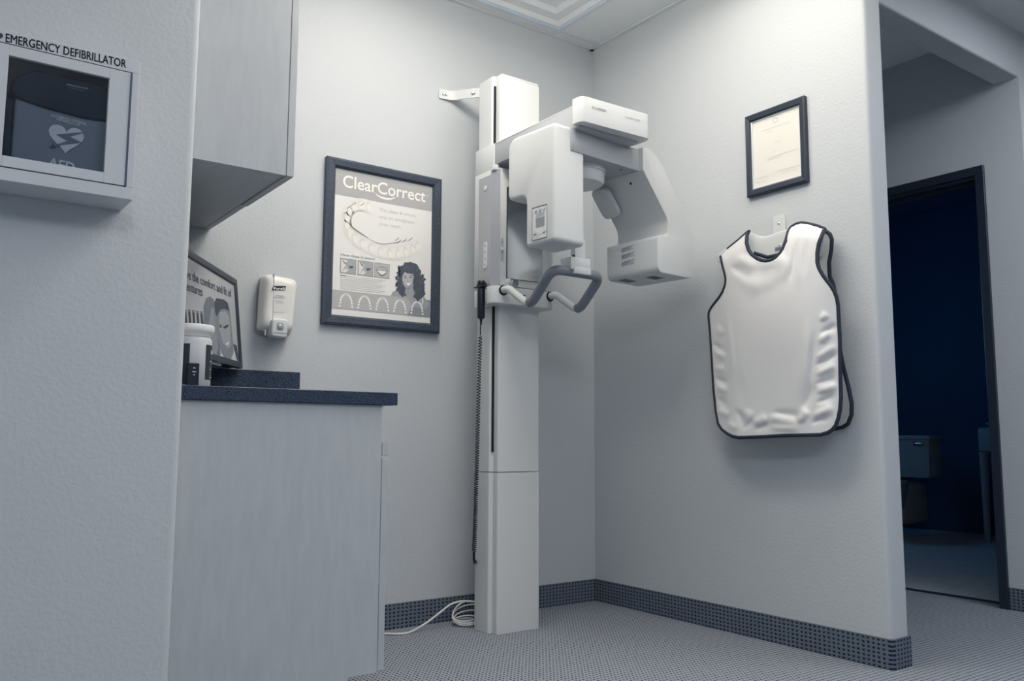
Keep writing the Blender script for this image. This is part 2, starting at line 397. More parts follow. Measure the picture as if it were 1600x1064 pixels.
# a joggled flat strap: wall foot, then a step out to the back of the column
st = [(-0.895, -0.006), (-0.845, -0.012), (-0.82, -0.03), (-0.80, -0.065), (-0.77, -0.10), (-0.74, -0.13), (-0.71, -0.17), (-0.70, -0.197)]
vs = []
for (x, y) in st: vs += [(x, y, 2.232), (x, y, 2.274), (x+0.003, y+0.005, 2.232), (x+0.003, y+0.005, 2.274)]
fs = []
for i in range(len(st)-1):
    a = i*4; b = a+4
    fs += [[a, b, b+1, a+1], [a+2, a+3, b+3, b+2], [a, a+2, b+2, b], [a+1, b+1, b+3, a+3]]
fs += [[0, 1, 3, 2], [len(vs)-4, len(vs)-2, len(vs)-1, len(vs)-3]]
brk = br.raw(vs, fs).build('wall_bracket', XM, smooth=50)
for (x, y) in ((-0.875, -0.009), (-0.862, -0.011)): MB().use(CHROME).lathe((x, y, 2.252), [(0.006, 0), (0.006, 0.003), (0.003, 0.005)], 10, (0, -1, 0)).build('screw', brk)
MB().use(CHROME).lathe((-0.775, -0.096, 2.253), [(0.009, 0), (0.009, 0.005), (0.005, 0.008)], 6, (-0.6, -0.8, 0)).build('screw', brk)
# carriage
cg = MB().use(WHITE)
prism(cg, fillet([(-0.83, -0.20), (-0.83, -0.325), (-0.815, -0.365), (-0.568, -0.365), (-0.555, -0.34), (-0.555, -0.20)], 0.004, 3), lambda a, c, d: (a, c, d), 1.36, 1.84, 0.003, 2)
cg.build('carriage', XM, smooth=35)
sd = MB().use(GREYP)
sd.box((-0.8335, -0.322, 1.365), (-0.829, -0.236, 1.818), 0.001)
prism(sd.use(GREYB), [(-0.8325, -0.323), (-0.8165, -0.367), (-0.8145, -0.3645), (-0.8295, -0.322)], lambda a, c, d: (a, c, d), 1.34, 1.835)
side = sd.build('side_panel', XM)
side['label'] = 'light grey side panel with button strip'
PS = PX(-0.834)
c = PS.at(758.5, 294)
MB().use(WHITE2).lathe(c, [(0.011, 0), (0.011, 0.0015), (0.009, 0.002)], 20, (-1, 0, 0)).build('button', side, smooth=40)
kz0, kz1 = PS.at(758.5, 420).z, PS.at(758.5, 378).z; ky = PS.at(758.5, 400).y
kp = MB().use(WHITE2)
prism(kp, fillet([(ky-0.012, kz0), (ky+0.012, kz0), (ky+0.012, kz1), (ky-0.012, kz1)], 0.012, 5), lambda a, b, d: (d, a, b), -0.8365, -0.833, 0.0008, 1)
kpo = kp.build('button_strip', side, smooth=40)
for k in range(4):
    z = kz0 + (kz1-kz0)*(0.14+0.24*k)
    MB().use(GREYP).lathe((-0.8365, ky, z), [(0.005, 0), (0.005, 0.001)], 14, (-1, 0, 0)).build('button', kpo)
    MB().use(GREYB).lathe((-0.8375, ky, z), [(0.0022, 0), (0.0022, 0.0006)], 8, (-1, 0, 0)).build('button_mark', kpo)
MB().use(WHITE2).box((-0.57, -0.352, 1.34), (-0.535, -0.21, 1.80), 0.004).build('right_guide_post', XM, smooth=35)
# front fascia details: mirror, latch
PF = PA(-0.3655)
q = [PF.at(792.6, 293), PF.at(846, 309), PF.at(846, 441), PF.at(792.6, 434.5)]
xa, xb = q[0].x, q[1].x; za, zb = q[3].z, q[0].z
mb = MB().use(SLOT).box((xa-0.002, -0.3675, za-0.002), (xb+0.002, -0.364, zb+0.002))
mo = mb.build('mirror_surround', XM)
MB().use(MIRR).box((xa, -0.3685, za), (xb, -0.3665, zb)).build('mirror', XM)
lt = MB().use(GREYP)
p0, p1 = PF.at(784.5, 372), PF.at(784.5, 408)
prism(lt, fillet([(p0.x-0.006, p1.z), (p0.x+0.006, p1.z), (p0.x+0.006, p0.z), (p0.x-0.006, p0.z)], 0.005, 4), lambda a, b, d: (a, d, b), -0.3675, -0.364, 0.0005, 1)
lo = lt.build('latch_plate', XM, smooth=40)
zc = (p0.z+p1.z)/2
MB().use(WHITE).box((p0.x-0.009, -0.374, zc-0.006), (p0.x+0.006, -0.367, zc+0.010), 0.002).use(SLOT).lathe((p0.x, -0.3675, zc+0.028), [(0.002, 0), (0.002, 0.0006)], 8, (0, -1, 0)).build('latch', lo, smooth=40)
# lower rail that carries the handle
rl = MB().use(WHITE)
prism(rl, fillet([(-0.828, -0.20), (-0.831, -0.315), (-0.856, -0.325), (-0.858, -0.365), (-0.838, -0.385), (-0.58, -0.385), (-0.545, -0.37), (-0.54, -0.20)], [0.003, 0.005, 0.015, 0.015, 0.02, 0.02, 0.02, 0.005], 4), lambda a, c, d: (a, c, d), 1.283, 1.352, 0.014, 4)
rail = rl.build('lower_rail', XM, smooth=45)
kb = PA(-0.366).at(799, 444)
MB().use(CHROME).lathe((kb.x, -0.366, kb.z), [(0.008, 0), (0.008, 0.012), (0.016, 0.013), (0.017, 0.03), (0.014, 0.034), (0.006, 0.034), (0.005, 0.03)], 20, (-0.1, -1, 0)).use(WHITE2).lathe((kb.x-0.012, -0.366, kb.z+0.004), [(0.019, 0), (0.017, 0.003)], 20, (0, -1, 0)).build('lock_knob', XM, smooth=40)
ta = Plane((0, -0.386, 0), (0, -1, 0)).at(819, 463)
MB().use(SLOT).poly([(ta.x-0.007, -0.3858, ta.z+0.006), (ta.x+0.007, -0.3858, ta.z+0.006), (ta.x-0.001, -0.3858, ta.z-0.009)]).build('arrow_mark', rail)
# handle: two white stubs and one grey grip loop
def rnd(pts, r, seg=6):
    P = [Vector(p) for p in pts]; out = [P[0]]
    for i in range(1, len(P)-1):
        a = (P[i-1]-P[i]); b = (P[i+1]-P[i]); R = min(r, a.length*0.48, b.length*0.48)
        A = P[i]+a.normalized()*R; B = P[i]+b.normalized()*R
        for k in range(seg+1):
            t = k/seg; out.append(A*(1-t)**2 + P[i]*2*t*(1-t) + B*t*t)
    out.append(P[-1]); return out
xl, xr = -0.812, -0.575
pathL = [(xl, -0.385, 1.335), (xl, -0.43, 1.333), (xl, -0.562, 1.252)]
full = [(xl, -0.385, 1.336), (xl, -0.425, 1.336), (xl, -0.562, 1.251), (xl, -0.696, 1.372), (xr, -0.696, 1.372), (xr, -0.562, 1.251), (xr, -0.425, 1.336), (xr, -0.385, 1.336)]
hp = rnd(full, 0.045, 7)
cut = [i for i, p in enumerate(hp)]
grip = [p for p in hp if (p.y < -0.548)]
gl = [p for p in hp if p.y >= -0.556 and p.x < -0.7]; gr = [p for p in hp if p.y >= -0.556 and p.x > -0.7]
gmid = []
for a, b in zip(grip[:-1], grip[1:]):
    n = max(1, int((b-a).length/0.01)); gmid += [a.lerp(b, k/n) for k in range(n)]
gmid.append(grip[-1])
ho = MB().use(GRIP).tube(gmid, 0.0188, 18).build('handle_grip', XM, smooth=60); ho['label'] = 'blue grey rubber grip loop'
for g in (gl + [grip[0]], [grip[-1]] + gr):
    MB().use(WHITE).tube(g, 0.0145, 14).build('handle_arm', XM, smooth=60)
for x in (xl, xr): MB().use(SLOT).lathe((x, -0.384, 1.334), [(0.021, 0), (0.019, 0.003), (0.018, 0.0045)], 20, (0, -1, 0)).build('handle_socket', rail, smooth=40)
# chin rest on the cross bar
cr_ = MB().use(WHITE2).box((-0.745, -0.722, 1.376), (-0.648, -0.66, 1.424), 0.004)
cr_.box((-0.73, -0.724, 1.362), (-0.648, -0.668, 1.388), 0.003)
cro = cr_.build('chin_rest_block', XM, smooth=35)
mb = MB().use(WHITE)
prof = []
for k in range(13):
    a = PI + PI*k/12; prof.append((-0.68+0.026*math.cos(a), 1.436+0.020*math.sin(a)))
prof += [(-0.654, 1.50), (-0.664, 1.51), (-0.696, 1.51), (-0.706, 1.50)]
prism(mb, prof, lambda a, b, d: (a, d, b), -0.70, -0.672, 0.004, 2)
mb.build('chin_cup', cro, smooth=40)
MB().use(SLOT).box((-0.716, -0.705, 1.414), (-0.711, -0.695, 1.436)).build('bite_pin', cro)
# overhead arm and head
ar = MB().use(GREYP).box((-0.822, -0.86, 1.858), (-0.53, -0.332, 1.945), 0.003)
arm = ar.build('overhead_arm', XM, smooth=35); arm['label'] = 'light grey overhead arm'
MB().use(WHITE).box((-0.826, -0.334, 1.838), (-0.548, -0.195, 1.95), 0.006).box((-0.823, -0.86, 1.9435), (-0.529, -0.33, 1.9475), 0.001).build('arm_root_cover', XM, smooth=35)
MB().use(WHITE).lathe((-0.822, -0.34, 1.832), [(0.014, 0), (0.016, 0.01), (0.014, 0.022)], 16).build('arm_pivot', XM, smooth=40)
hd = MB().use(WHITE)
hprof = fillet([(-0.838, -0.895), (-0.505, -0.905), (-0.505, -0.80), (-0.80, -0.80), (-0.80, -0.843), (-0.838, -0.843)], [0.045, 0.03, 0.03, 0.002, 0.002, 0.004], 7)
prism(hd, hprof, lambda a, c, d: (a, c, d), 1.868, 1.962, 0.016, 4)
head = hd.build('head_housing', XM, smooth=45)
PH = Plane((-0.505, -0.905, 0), Vector((0, -1, 0)) + Vector((-0.03, 0, 0)))
lt = MB()
def on_head(px, py): return PH.at(px, py, 0.0006)
text(lt, '(Y) SOREDEX', on_head(925.0, 169.3), on_head(947.6, 175.3), PH.n, tone('5a6270'), height=0.0085, bold=0.01)
lt2 = MB(); text(lt2, 'CRANEX TOME', on_head(977.0, 184.3), on_head(999.5, 190.0), PH.n, tone('8a8f98'), height=0.0065)
lt.build('brand_lettering', head); lt2.build('model_lettering', head)
# rotating unit, turned five degrees about the vertical
TH = math.radians(5); U = Vector((math.cos(TH), math.sin(TH), 0)); V = Vector((-math.sin(TH), math.cos(TH), 0)); O = Vector((-0.66, -0.60, 0))
def uv(a, b, z): return O + U*a + V*b + Vector((0, 0, z))
bm_ = MB().use(GREYP)
prism(bm_, fillet([(-0.20, 1.776), (0.20, 1.776), (0.20, 1.862), (-0.20, 1.862)], 0.002, 2), lambda a, z, d: uv(a, d, z), -0.222, 0.03, 0.003, 2)
beam = bm_.build('rotating_beam', XM, smooth=35)
for (a, b) in ((-0.09, -0.17), (0.10, -0.19), (-0.09, -0.03)): MB().use(SLOT).lathe(uv(a, b, 1.777), [(0.005, 0), (0.005, 0.002)], 12, (0, 0, -1)).build('screw_hole', beam)
MB().use(WHITE).lathe(uv(-0.02, -0.08, 1.777), [(0.105, 0), (0.105, 0.02), (0.1, 0.022), (0.1, 0.05), (0.092, 0.062), (0.03, 0.066)], 40, (0, 0, -1)).build('rotation_hub', XM, smooth=40)
MB().use(WHITE).lathe(uv(-0.0, -0.10, 1.862), [(0.09, 0), (0.09, 0.012)], 32).build('swivel_plate', XM, smooth=40)
# sensor head (left)
sh = MB().use(WHITE)
sp = fillet([(-0.218, 1.866), (0.04, 1.866), (0.04, 1.628), (-0.062, 1.628), (-0.062, 1.436), (-0.218, 1.436)], [0.02, 0.05, 0.03, 0.03, 0.02, 0.02], 7)
prism(sh, sp, lambda b, z, d: uv(d, b, z), -0.274, -0.126, 0.014, 4)
sens = sh.build('sensor_head', XM, smooth=45)
PP = Plane(uv(-0.275, 0, 0), -U)
def pz(px, py): return PP.at(px, py)
def uvb(p): d = p-O; return (d.dot(V), p.z)
c0 = uvb(pz(832, 326)); c1 = uvb(pz(854.4, 370))
bl, bh = min(c0[0], c1[0]), max(c0[0], c1[0]); zl, zh = uvb(pz(832, 375.5))[1], c0[1]
def uvbox(mb, u0, u1, b0, b1, z0, z1, r=0): prism(mb, fillet([(b0, z0), (b1, z0), (b1, z1), (b0, z1)], r, 3) if r else [(b0, z0), (b1, z0), (b1, z1), (b0, z1)], lambda b, z, d: uv(d, b, z), u0, u1)
cp = MB().use(SLOT); uvbox(cp, -0.2752, -0.2735, bl-0.0005, bh+0.002, zl-0.001, zh+0.002)
cp.use(mat('control_panel_face', 'd2d4d6', 0.35)); uvbox(cp, -0.2764, -0.2748, bl, bh-0.0015, zl, zh-0.002)
cpo = cp.build('control_panel', sens); cpo['label'] = 'control panel with small display and round buttons'
wd = bh-bl; ht = zh-zl
def cpt(s, t): return (bh - wd*s, zh - ht*t)     # s left to right, t top to bottom
for (s, t) in ((0.27, 0.10), (0.55, 0.10), (0.84, 0.10), (0.2, 0.80), (0.84, 0.80)):
    b, z = cpt(s, t); o_ = MB().use(GREYB).lathe(uv(-0.2764, b, z), [(0.0068, 0), (0.0065, 0.0012)], 16, -U).use(WHITE2).lathe(uv(-0.2774, b, z), [(0.0048, 0), (0.004, 0.0016)], 16, -U).build('button', cpo, smooth=40)
dp = MB().use(mat('lcd_grey', '8b929b', 0.2))
a = cpt(0.27, 0.34); b = cpt(0.85, 0.64); uvbox(dp, -0.2772, -0.276, b[0], a[0], b[1], a[1])
dp.build('display', cpo)
dp = MB().use(mat('lcd_light', 'a6acb4', 0.3)); a = cpt(0.30, 0.215); b = cpt(0.85, 0.30); uvbox(dp, -0.277, -0.276, b[0], a[0], b[1], a[1])
dp.build('indicator_strip', cpo)
for t0, t1 in ((0.19, 0.197), (0.87, 0.877)):
    mk = MB().use(GREYB); a = cpt(0.1, t0); b = cpt(0.92, t1); uvbox(mk, -0.2768, -0.276, b[0], a[0], b[1], a[1]); mk.build('dividing_line', cpo)
for s in (0.12, 0.28, 0.44): mk = MB().use(GREYB); a = cpt(s, 0.92); b = cpt(s+0.06, 0.95); uvbox(mk, -0.2768, -0.276, b[0], a[0], b[1], a[1]); mk.build('indicator_light', cpo)
# tube head (right)
tb = MB().use(WHITE)
tp = [(0.165, 1.868), (0.215, 1.868), (0.285, 1.815), (0.462, 1.58), (0.474, 1.54), (0.474, 1.39), (0.245, 1.39), (0.245, 1.532), (0.310, 1.545), (0.310, 1.605), (0.165, 1.776)]
tpf = fillet(tp, [0.004, 0.03, 0.02, 0.02, 0.03, 0.045, 0.03, 0.012, 0.012, 0.02, 0.003], 6)
prism(tb, tpf, lambda a, z, d: uv(a, d, z), -0.245, 0.02, 0.02, 4)
tube = tb.build('tube_head', XM, smooth=45)
PT = Plane(uv(0.2447, 0, 0), -U)
lb = MB().use(tone('8e949c'))
for (x0_, y0_, x1_, y1_) in ((971.3, 388.5, 990, 382.5), (971.3, 399, 992, 393), (971.3, 410, 992, 404.5)):
    for k in range(6):
        a = PT.at(x0_, y0_+k*1.15, 0.0006); b_ = PT.at(x1_-(k*3 % 7)*0.9, y1_+k*1.15, 0.0006)
        lb.poly([a, b_, b_-Vector((0, 0, 0.0016)), a-Vector((0, 0, 0.0016))])
lb.build('warning_print', tube)
for (a, b) in ((0.33, -0.16), (0.30, -0.04)):
    vt = MB().use(mat('vent_shadow', '6f7783', 0.8))
    for k in range(6): vt.raw([uv(a-0.035+0.012*k, b-0.025, 1.3892), uv(a-0.028+0.012*k, b-0.025, 1.3892), uv(a-0.028+0.012*k, b+0.025, 1.3892), uv(a-0.035+0.012*k, b+0.025, 1.3892)], [[0, 1, 2, 3]])
    vt.build('vent', tube)
# collimator cover on the slanted inner face
nm = Vector((1.605-1.776, 0.310-0.165)) ; sl = math.atan2(1.605-1.776, 0.145)
cc = MB().use(WHITE2)
cpr = fillet([(-0.075, -0.045), (0.06, -0.045), (0.06, 0.045), (-0.075, 0.045)], 0.03, 6)
midu, midz = 0.215, 1.70
dU = Vector((math.cos(sl), math.sin(sl)))
nU = Vector((math.sin(sl), -math.cos(sl)))
prism(cc, cpr, lambda a, b, d: uv(midu + dU.x*a + nU.x*d, -0.015+b, midz + dU.y*a + nU.y*d), -0.004, 0.018, 0.006, 3)
cc.build('collimator_cover', tube, smooth=45)
for (a, b) in ((0.19, -0.16), (0.185, -0.03)):
    z = 1.776 + (a-0.165)*(1.605-1.776)/0.145
    MB().use(SLOT).lathe(uv(a, b, z), [(0.005, 0), (0.005, 0.002)], 10, U*nU.x + Vector((0, 0, nU.y))).build('screw_hole', tube)
# switch holder clip belongs to the machine; the switch hangs in it
PC = PX(-0.856)
hc = MB().use(DARK)
h0 = PC.at(752, 448)
hc.box((h0.x-0.012, h0.y-0.012, h0.z-0.006), (h0.x+0.012, h0.y+0.02, h0.z+0.010), 0.003)
hc.box((h0.x-0.016, h0.y-0.035, h0.z-0.004), (h0.x+0.006, h0.y+0.034, h0.z+0.001), 0.002)
hc.tube([(h0.x, h0.y-0.03, h0.z), (h0.x, h0.y-0.034, h0.z+0.008), (h0.x, h0.y-0.026, h0.z+0.012)], 0.003, 8)
hc.build('switch_holder', XM, smooth=40)
sw = thing('exposure_switch', 'black hand switch with coiled cord hanging left of the x-ray column', 'hand switch', (h0.x, h0.y, h0.z-0.13))
hb = MB().use(DARK)
hx, hy = h0.x, h0.y
hb.lathe((hx, hy, h0.z-0.128), [(0.004, -0.004), (0.0135, 0), (0.015, 0.004), (0.0155, 0.11), (0.0145, 0.122)], 20)
hb.build('handset', sw, smooth=40)
MB().use(DARK).lathe((hx, hy, h0.z+0.004), [(0.013, 0), (0.016, 0.004), (0.016, 0.016), (0.012, 0.021), (0.006, 0.022)], 18).build('push_button', sw, smooth=40)
PC2 = PX(-0.848)
cpts = [Vector((hx, hy, h0.z-0.13))] + [PC2.at(x, y) for x, y in ((750.5, 512), (750.5, 524))]
coil = [PC2.at(x, y) for x, y in ((750.3, 526), (749, 560), (747.6, 620), (745.8, 700), (743.6, 780), (741.6, 840), (740.6, 862))]
cd_ = MB().use(DARK)
cd_.tube([cpts[0], cpts[0]-Vector((0, 0, 0.025))], [0.006, 0.003], 10)
cd_.tube(cpts, 0.0022, 8)
seg = []; tot = 0
for a, b in zip(coil[:-1], coil[1:]): seg.append((tot, (b-a).length, a, b)); tot += (b-a).length
hel = []; s = 0; ph = 0
while s < tot:
    for (t0, L_, a, b) in seg:
        if t0 <= s <= t0+L_: p = a.lerp(b, (s-t0)/L_); break
    pitch = 0.0115 if s < 0.25 else 0.0115 - 0.004*min(1, (s-0.25)/0.5)
    R_ = 0.0072
    hel.append(p + Vector((math.cos(ph)*R_, math.sin(ph)*R_, 0))); ph += 2*PI/10; s += pitch/10
cd_.tube(hel, 0.0021, 5)
e = coil[-1]
cd_.tube([e, e+Vector((0, 0.0, -0.03)), e+Vector((0.01, 0.012, -0.045)), e+Vector((0.03, 0.035, -0.05)), e+Vector((0.045, 0.05, -0.04))], 0.005, 8)
cd_.build('coiled_cord', sw, smooth=60)

# white power cable with spare loops
cab = [(-1.75, -0.06), (-1.5, -0.05)]
P = [Vector((-1.30, -0.05, 0.005))] + [PZ(0.005).at(x, y) for x, y in ((597, 990.5), (620, 990.5), (640, 988))]
P += [PA(-0.105).at(665, 974), PA(-0.11).at(690, 955), PA(-0.12).at(705, 944), PA(-0.13).at(722, 939.5), PA(-0.15).at(742, 940.5), Vector((-0.74, -0.16, 0.085))]
def smooth_path(P, n=8):
    out = []
    for i in range(len(P)-1):
        p0 = P[max(i-1, 0)]; p1 = P[i]; p2 = P[i+1]; p3 = P[min(i+2, len(P)-1)]
        for k in range(n):
            t = k/n; out.append(0.5*((2*p1) + (p2-p0)*t + (2*p0-5*p1+4*p2-p3)*t*t + (3*p1-p0-3*p2+p3)*t**3))
    out.append(P[-1]); return out
cbm = MB().use(mat('white_cable', 'd9dadb', 0.45)).tube(smooth_path(P), 0.004, 8)
lp = []
for k in range(110):
    a = 2*PI*k/24; r1 = 0.058+0.018*math.sin(k*0.055)
    lp.append(Vector((-0.785+r1*math.cos(a)*0.95+0.012*math.sin(k*0.05), -0.10+r1*math.sin(a)*0.75, 0.046+(0.040-k*0.00028)*math.sin(a*1.0+0.6)*(0.5+0.5*math.cos(k*0.03)) - 0.03*k/110)))
cbm.tube([Vector((p.x, p.y, max(p.z, 0.004))) for p in lp], 0.0032, 8)
o = cbm.build('power_cable', smooth=60)
tag(o, 'thin white cable trailing along the carpet with loops coiled behind the column base', 'cable')

# ================================================================== POSTER
def frame_on(mb, pl, outer, inner, d0, d1, lip):
    """picture frame moulding; outer/inner corner points in plane order; d = height off the wall"""
    n = pl.n
    for i in range(4):
        j = (i+1) % 4
        A, B, a, b = outer[i], outer[j], inner[i], inner[j]
        mA, mB_ = A.lerp(a, 0.22), B.lerp(b, 0.22); sA, sB = A.lerp(a, 0.8), B.lerp(b, 0.8)
        prof1 = [A+n*d0, A+n*(d1*0.85), mA+n*d1, sA+n*(d1*0.9), a+n*lip, a+n*d0]
        prof2 = [B+n*d0, B+n*(d1*0.85), mB_+n*d1, sB+n*(d1*0.9), b+n*lip, b+n*d0]
        for k in range(len(prof1)-1): mb.poly([prof1[k], prof2[k], prof2[k+1], prof1[k+1]])
        mb.poly([prof1[-1], prof2[-1], prof2[0], prof1[0]])
def rect(x0, x1, z0, z1, y): return [Vector((x0, y, z1)), Vector((x1, y, z1)), Vector((x1, y, z0)), Vector((x0, y, z0))]
po = thing('framed_poster', 'dark framed teeth aligner poster on the back wall left of the column', 'poster', (-1.147, -0.01, 1.527))
PO = PA(0.0)
mb = MB().use(FRAME)
ox0, ox1, oz0, oz1 = -1.412, -0.884, 1.192, 1.862
ix0, ix1, iz0, iz1 = -1.371, -0.924, 1.232, 1.824
frame_on(mb, PO, rect(ox0, ox1, oz0, oz1, 0), rect(ix0, ix1, iz0, iz1, 0), 0.001, 0.026, 0.014)
mb.build('picture_frame', po)
PL = PA(-0.0105)
sheet = MB().use(PAPER).box((ix0-0.003, -0.010, iz0-0.003), (ix1+0.003, -0.002, iz1+0.003))
prn = sheet.build('poster_print', po)
ink = MB()
LG, MG = tone('a9abad'), tone('9b9fa3')
def xz(s, t): return (ix0 + (ix1-ix0)*s, iz1 - (iz1-iz0)*t)   # s right, t down
def P3(s, t, off=0): x, z = xz(s, t); return Vector((x, -0.0103-off, z))
def q2(pts, m, off=0.0004): ink.use(m).poly([P3(s, t, off) for s, t in pts])
q2([(0, 0), (1, 0), (1, 0.182), (0, 0.182)], LG)
TEX = tone('f0efea')
def tx(s_, a, b, m, **k): text(ink, s_, P3(*a), P3(*b), (0, -1, 0), m, **k)
tx('ClearCorrect', (0.075, 0.122), (0.925, 0.122), TEX, height=0.052, bold=0.012, off=0.0012)
tx('TM', (0.932, 0.078), (0.952, 0.078), TEX, off=0.0012)
def arc(cx, cz, rx, rz, a0, a1, w, m, n=14, off=0.0012):
    o_, i_ = [], []
    for k in range(n+1):
        a = math.radians(a0+(a1-a0)*k/n); ww = w*math.sin(PI*k/n)**0.6 if w > 0 else -w
        o_.append((cx+rx*math.cos(a), cz+rz*math.sin(a))); i_.append((cx+(rx-ww)*math.cos(a), cz+(rz-ww)*math.sin(a)))
    for k in range(n): q2([o_[k], o_[k+1], i_[k+1], i_[k]], m, off)
arc(0.50, 0.105, 0.115, 0.053, 20, 165, 0.014, TEX)
F1 = tone('c6c8c9'); F2 = tone('dcdcd9'); F3 = tone('7f858d')
for i, (s_, x1) in enumerate((('The clear & simple', 0.83), ('way to straighten', 0.81), ('your teeth.', 0.67))):
    tx(s_, (0.44, 0.245+0.05*i), (x1, 0.245+0.05*i), F1, height=0.0135)
# aligner drawing: an arch of teeth in pale greys
ctr = [(0.36, 0.23), (0.25, 0.225), (0.16, 0.26), (0.12, 0.33), (0.13, 0.40), (0.20, 0.46), (0.32, 0.505), (0.46, 0.53), (0.60, 0.53), (0.72, 0.505), (0.82, 0.465), (0.88, 0.44)]
def cat(P_, n=6):
    return [(p.x, p.y) for p in smooth_path([Vector((a, b, 0)) for a, b in P_], n)]
ar_ = cat(ctr)
random.seed(3)
for (w, m, off) in ((0.062, tone('e2e2de'), 0.0005), (0.045, tone('e9e8e3'), 0.0007)):
    for k in range(len(ar_)-1):
        (a, b), (c, d_) = ar_[k], ar_[k+1]; L_ = math.hypot(c-a, d_-b) or 1; nx, ny = -(d_-b)/L_*w*0.8, (c-a)/L_*w*0.75
        q2([(a-nx, b-ny), (c-nx, d_-ny), (c+nx, d_+ny), (a+nx, b+ny)], m, off)
for k in range(2, len(ar_)-2, 4):
    a, b = ar_[k]; rx, ry = 0.03, 0.036
    q2([(a+rx*math.cos(2*PI*j/12), b+ry*math.sin(2*PI*j/12)) for j in range(12)], tone('dddddA' if k % 8 else 'eeede8'), 0.0009)
    q2([(a+0.008+rx*0.7*math.cos(2*PI*j/12), b+0.008+ry*0.7*math.sin(2*PI*j/12)) for j in range(12)], tone('ebeae5'), 0.001)
def stroke(P_, w, m, off=0.0013, n=5):
    A_ = cat(P_, n)
    for k in range(len(A_)-1):
        (a, b), (c, d_) = A_[k], A_[k+1]; L_ = math.hypot(c-a, d_-b) or 1; ww = w*math.sin(PI*(k+0.7)/(len(A_)+0.4))
        nx, ny = -(d_-b)/L_*ww, (c-a)/L_*ww*0.75
        q2([(a-nx, b-ny), (c-nx, d_-ny), (c+nx, d_+ny), (a+nx, b+ny)], m, off)
stroke([(0.10, 0.345), (0.20, 0.40), (0.34, 0.45)], 0.0045, F3)
stroke([(0.34, 0.45), (0.45, 0.475), (0.60, 0.455), (0.68, 0.43)], 0.003, tone('a4a8ad'))
for (a, b) in ((0.08, 0.31), (0.11, 0.27), (0.16, 0.24), (0.24, 0.235), (0.62, 0.455), (0.68, 0.44), (0.74, 0.425), (0.60, 0.44)):
    stroke([(a, b), (a+0.03, b-0.012), (a+0.05, b-0.03)], 0.004, tone('8f959c'))
tx('How does it work?', (0.075, 0.597), (0.41, 0.597), F3, height=0.0115, bold=0.004)
# three step pictures
for i, x0_ in enumerate((0.07, 0.24, 0.405)):
    ty = 0.612
    q2([(x0_, ty), (x0_+0.155, ty), (x0_+0.155, ty+0.103), (x0_, ty+0.103)], tone('80868e'), 0.0005)
    q2([(x0_+0.004, ty+0.003), (x0_+0.151, ty+0.003), (x0_+0.151, ty+0.100), (x0_+0.004, ty+0.100)], tone('a4a8ac' if i < 2 else 'b4b6b8'), 0.0007)
    if i < 2:
        q2([(x0_+0.01, ty+0.01), (x0_+0.07, ty+0.01+0.02*i), (x0_+0.05, ty+0.05), (x0_+0.09, ty+0.075), (x0_+0.05, ty+0.098), (x0_+0.01, ty+0.095)], tone('dcdcd8'), 0.0009)
        stroke([(x0_+0.02, ty+0.012), (x0_+0.04, ty+0.03), (x0_+0.06, ty+0.035)], 0.005, tone('4c5563'))
        q2([(x0_+0.085, ty+0.05), (x0_+0.13, ty+0.045), (x0_+0.12, ty+0.06), (x0_+0.09, ty+0.065)], tone('4c5563'), 0.001)
        stroke([(x0_+0.03, ty+0.09), (x0_+0.05, ty+0.06), (x0_+0.09, ty+0.085)], 0.003, tone('6d747e'))
    else:
        m_ = [(x0_+0.015+0.125*k/10, ty+0.045+0.004*math.sin(PI*k/10)) for k in range(11)]
        q2(m_ + [(x0_+0.14-0.125*k/10, ty+0.045+0.045*math.sin(PI*k/10)) for k in range(1, 10)], tone('5a6270'), 0.0009)
        m_ = [(x0_+0.025+0.105*k/10, ty+0.05+0.002*math.sin(PI*k/10)) for k in range(11)]
        q2(m_ + [(x0_+0.13-0.105*k/10, ty+0.05+0.03*math.sin(PI*k/10)) for k in range(1, 10)], tone('e6e5e0'), 0.0011)
        stroke([(x0_+0.02, ty+0.035), (x0_+0.078, ty+0.025), (x0_+0.135, ty+0.035)], 0.004, tone('8a9098'))
for k in range(8):
    y_ = 0.728+0.0125*k
    q2([(0.075, y_), (0.52-0.03*(k % 3), y_), (0.52-0.03*(k % 3), y_+0.004), (0.075, y_+0.004)], tone('cbccca'), 0.0006)
q2([(0.075, 0.727), (0.13, 0.727), (0.13, 0.733), (0.075, 0.733)], tone('6d747e'), 0.0008)
# band of five arches
q2([(0, 0.832), (0.755, 0.832), (0.80, 0.89), (0.755, 0.955), (0, 0.955)], tone('b1b3b6'), 0.0012)
q2([(0.755, 0.832), (1, 0.832), (1, 0.955), (0.755, 0.955), (0.80, 0.89)], tone('8a9097'), 0.0012)
for i in range(5):
    cx = 0.135+0.18*i
    for k in range(15):
        a = PI*k/14; x_ = cx+0.058*math.cos(a)*(1.0 if k not in (0, 14) else 1.05); y_ = 0.936-0.082*math.sin(a)**0.9
        q2([(x_+0.0105*math.cos(2*PI*j/8), y_+0.0072*math.sin(2*PI*j/8)) for j in range(8)], TEX, 0.0015)
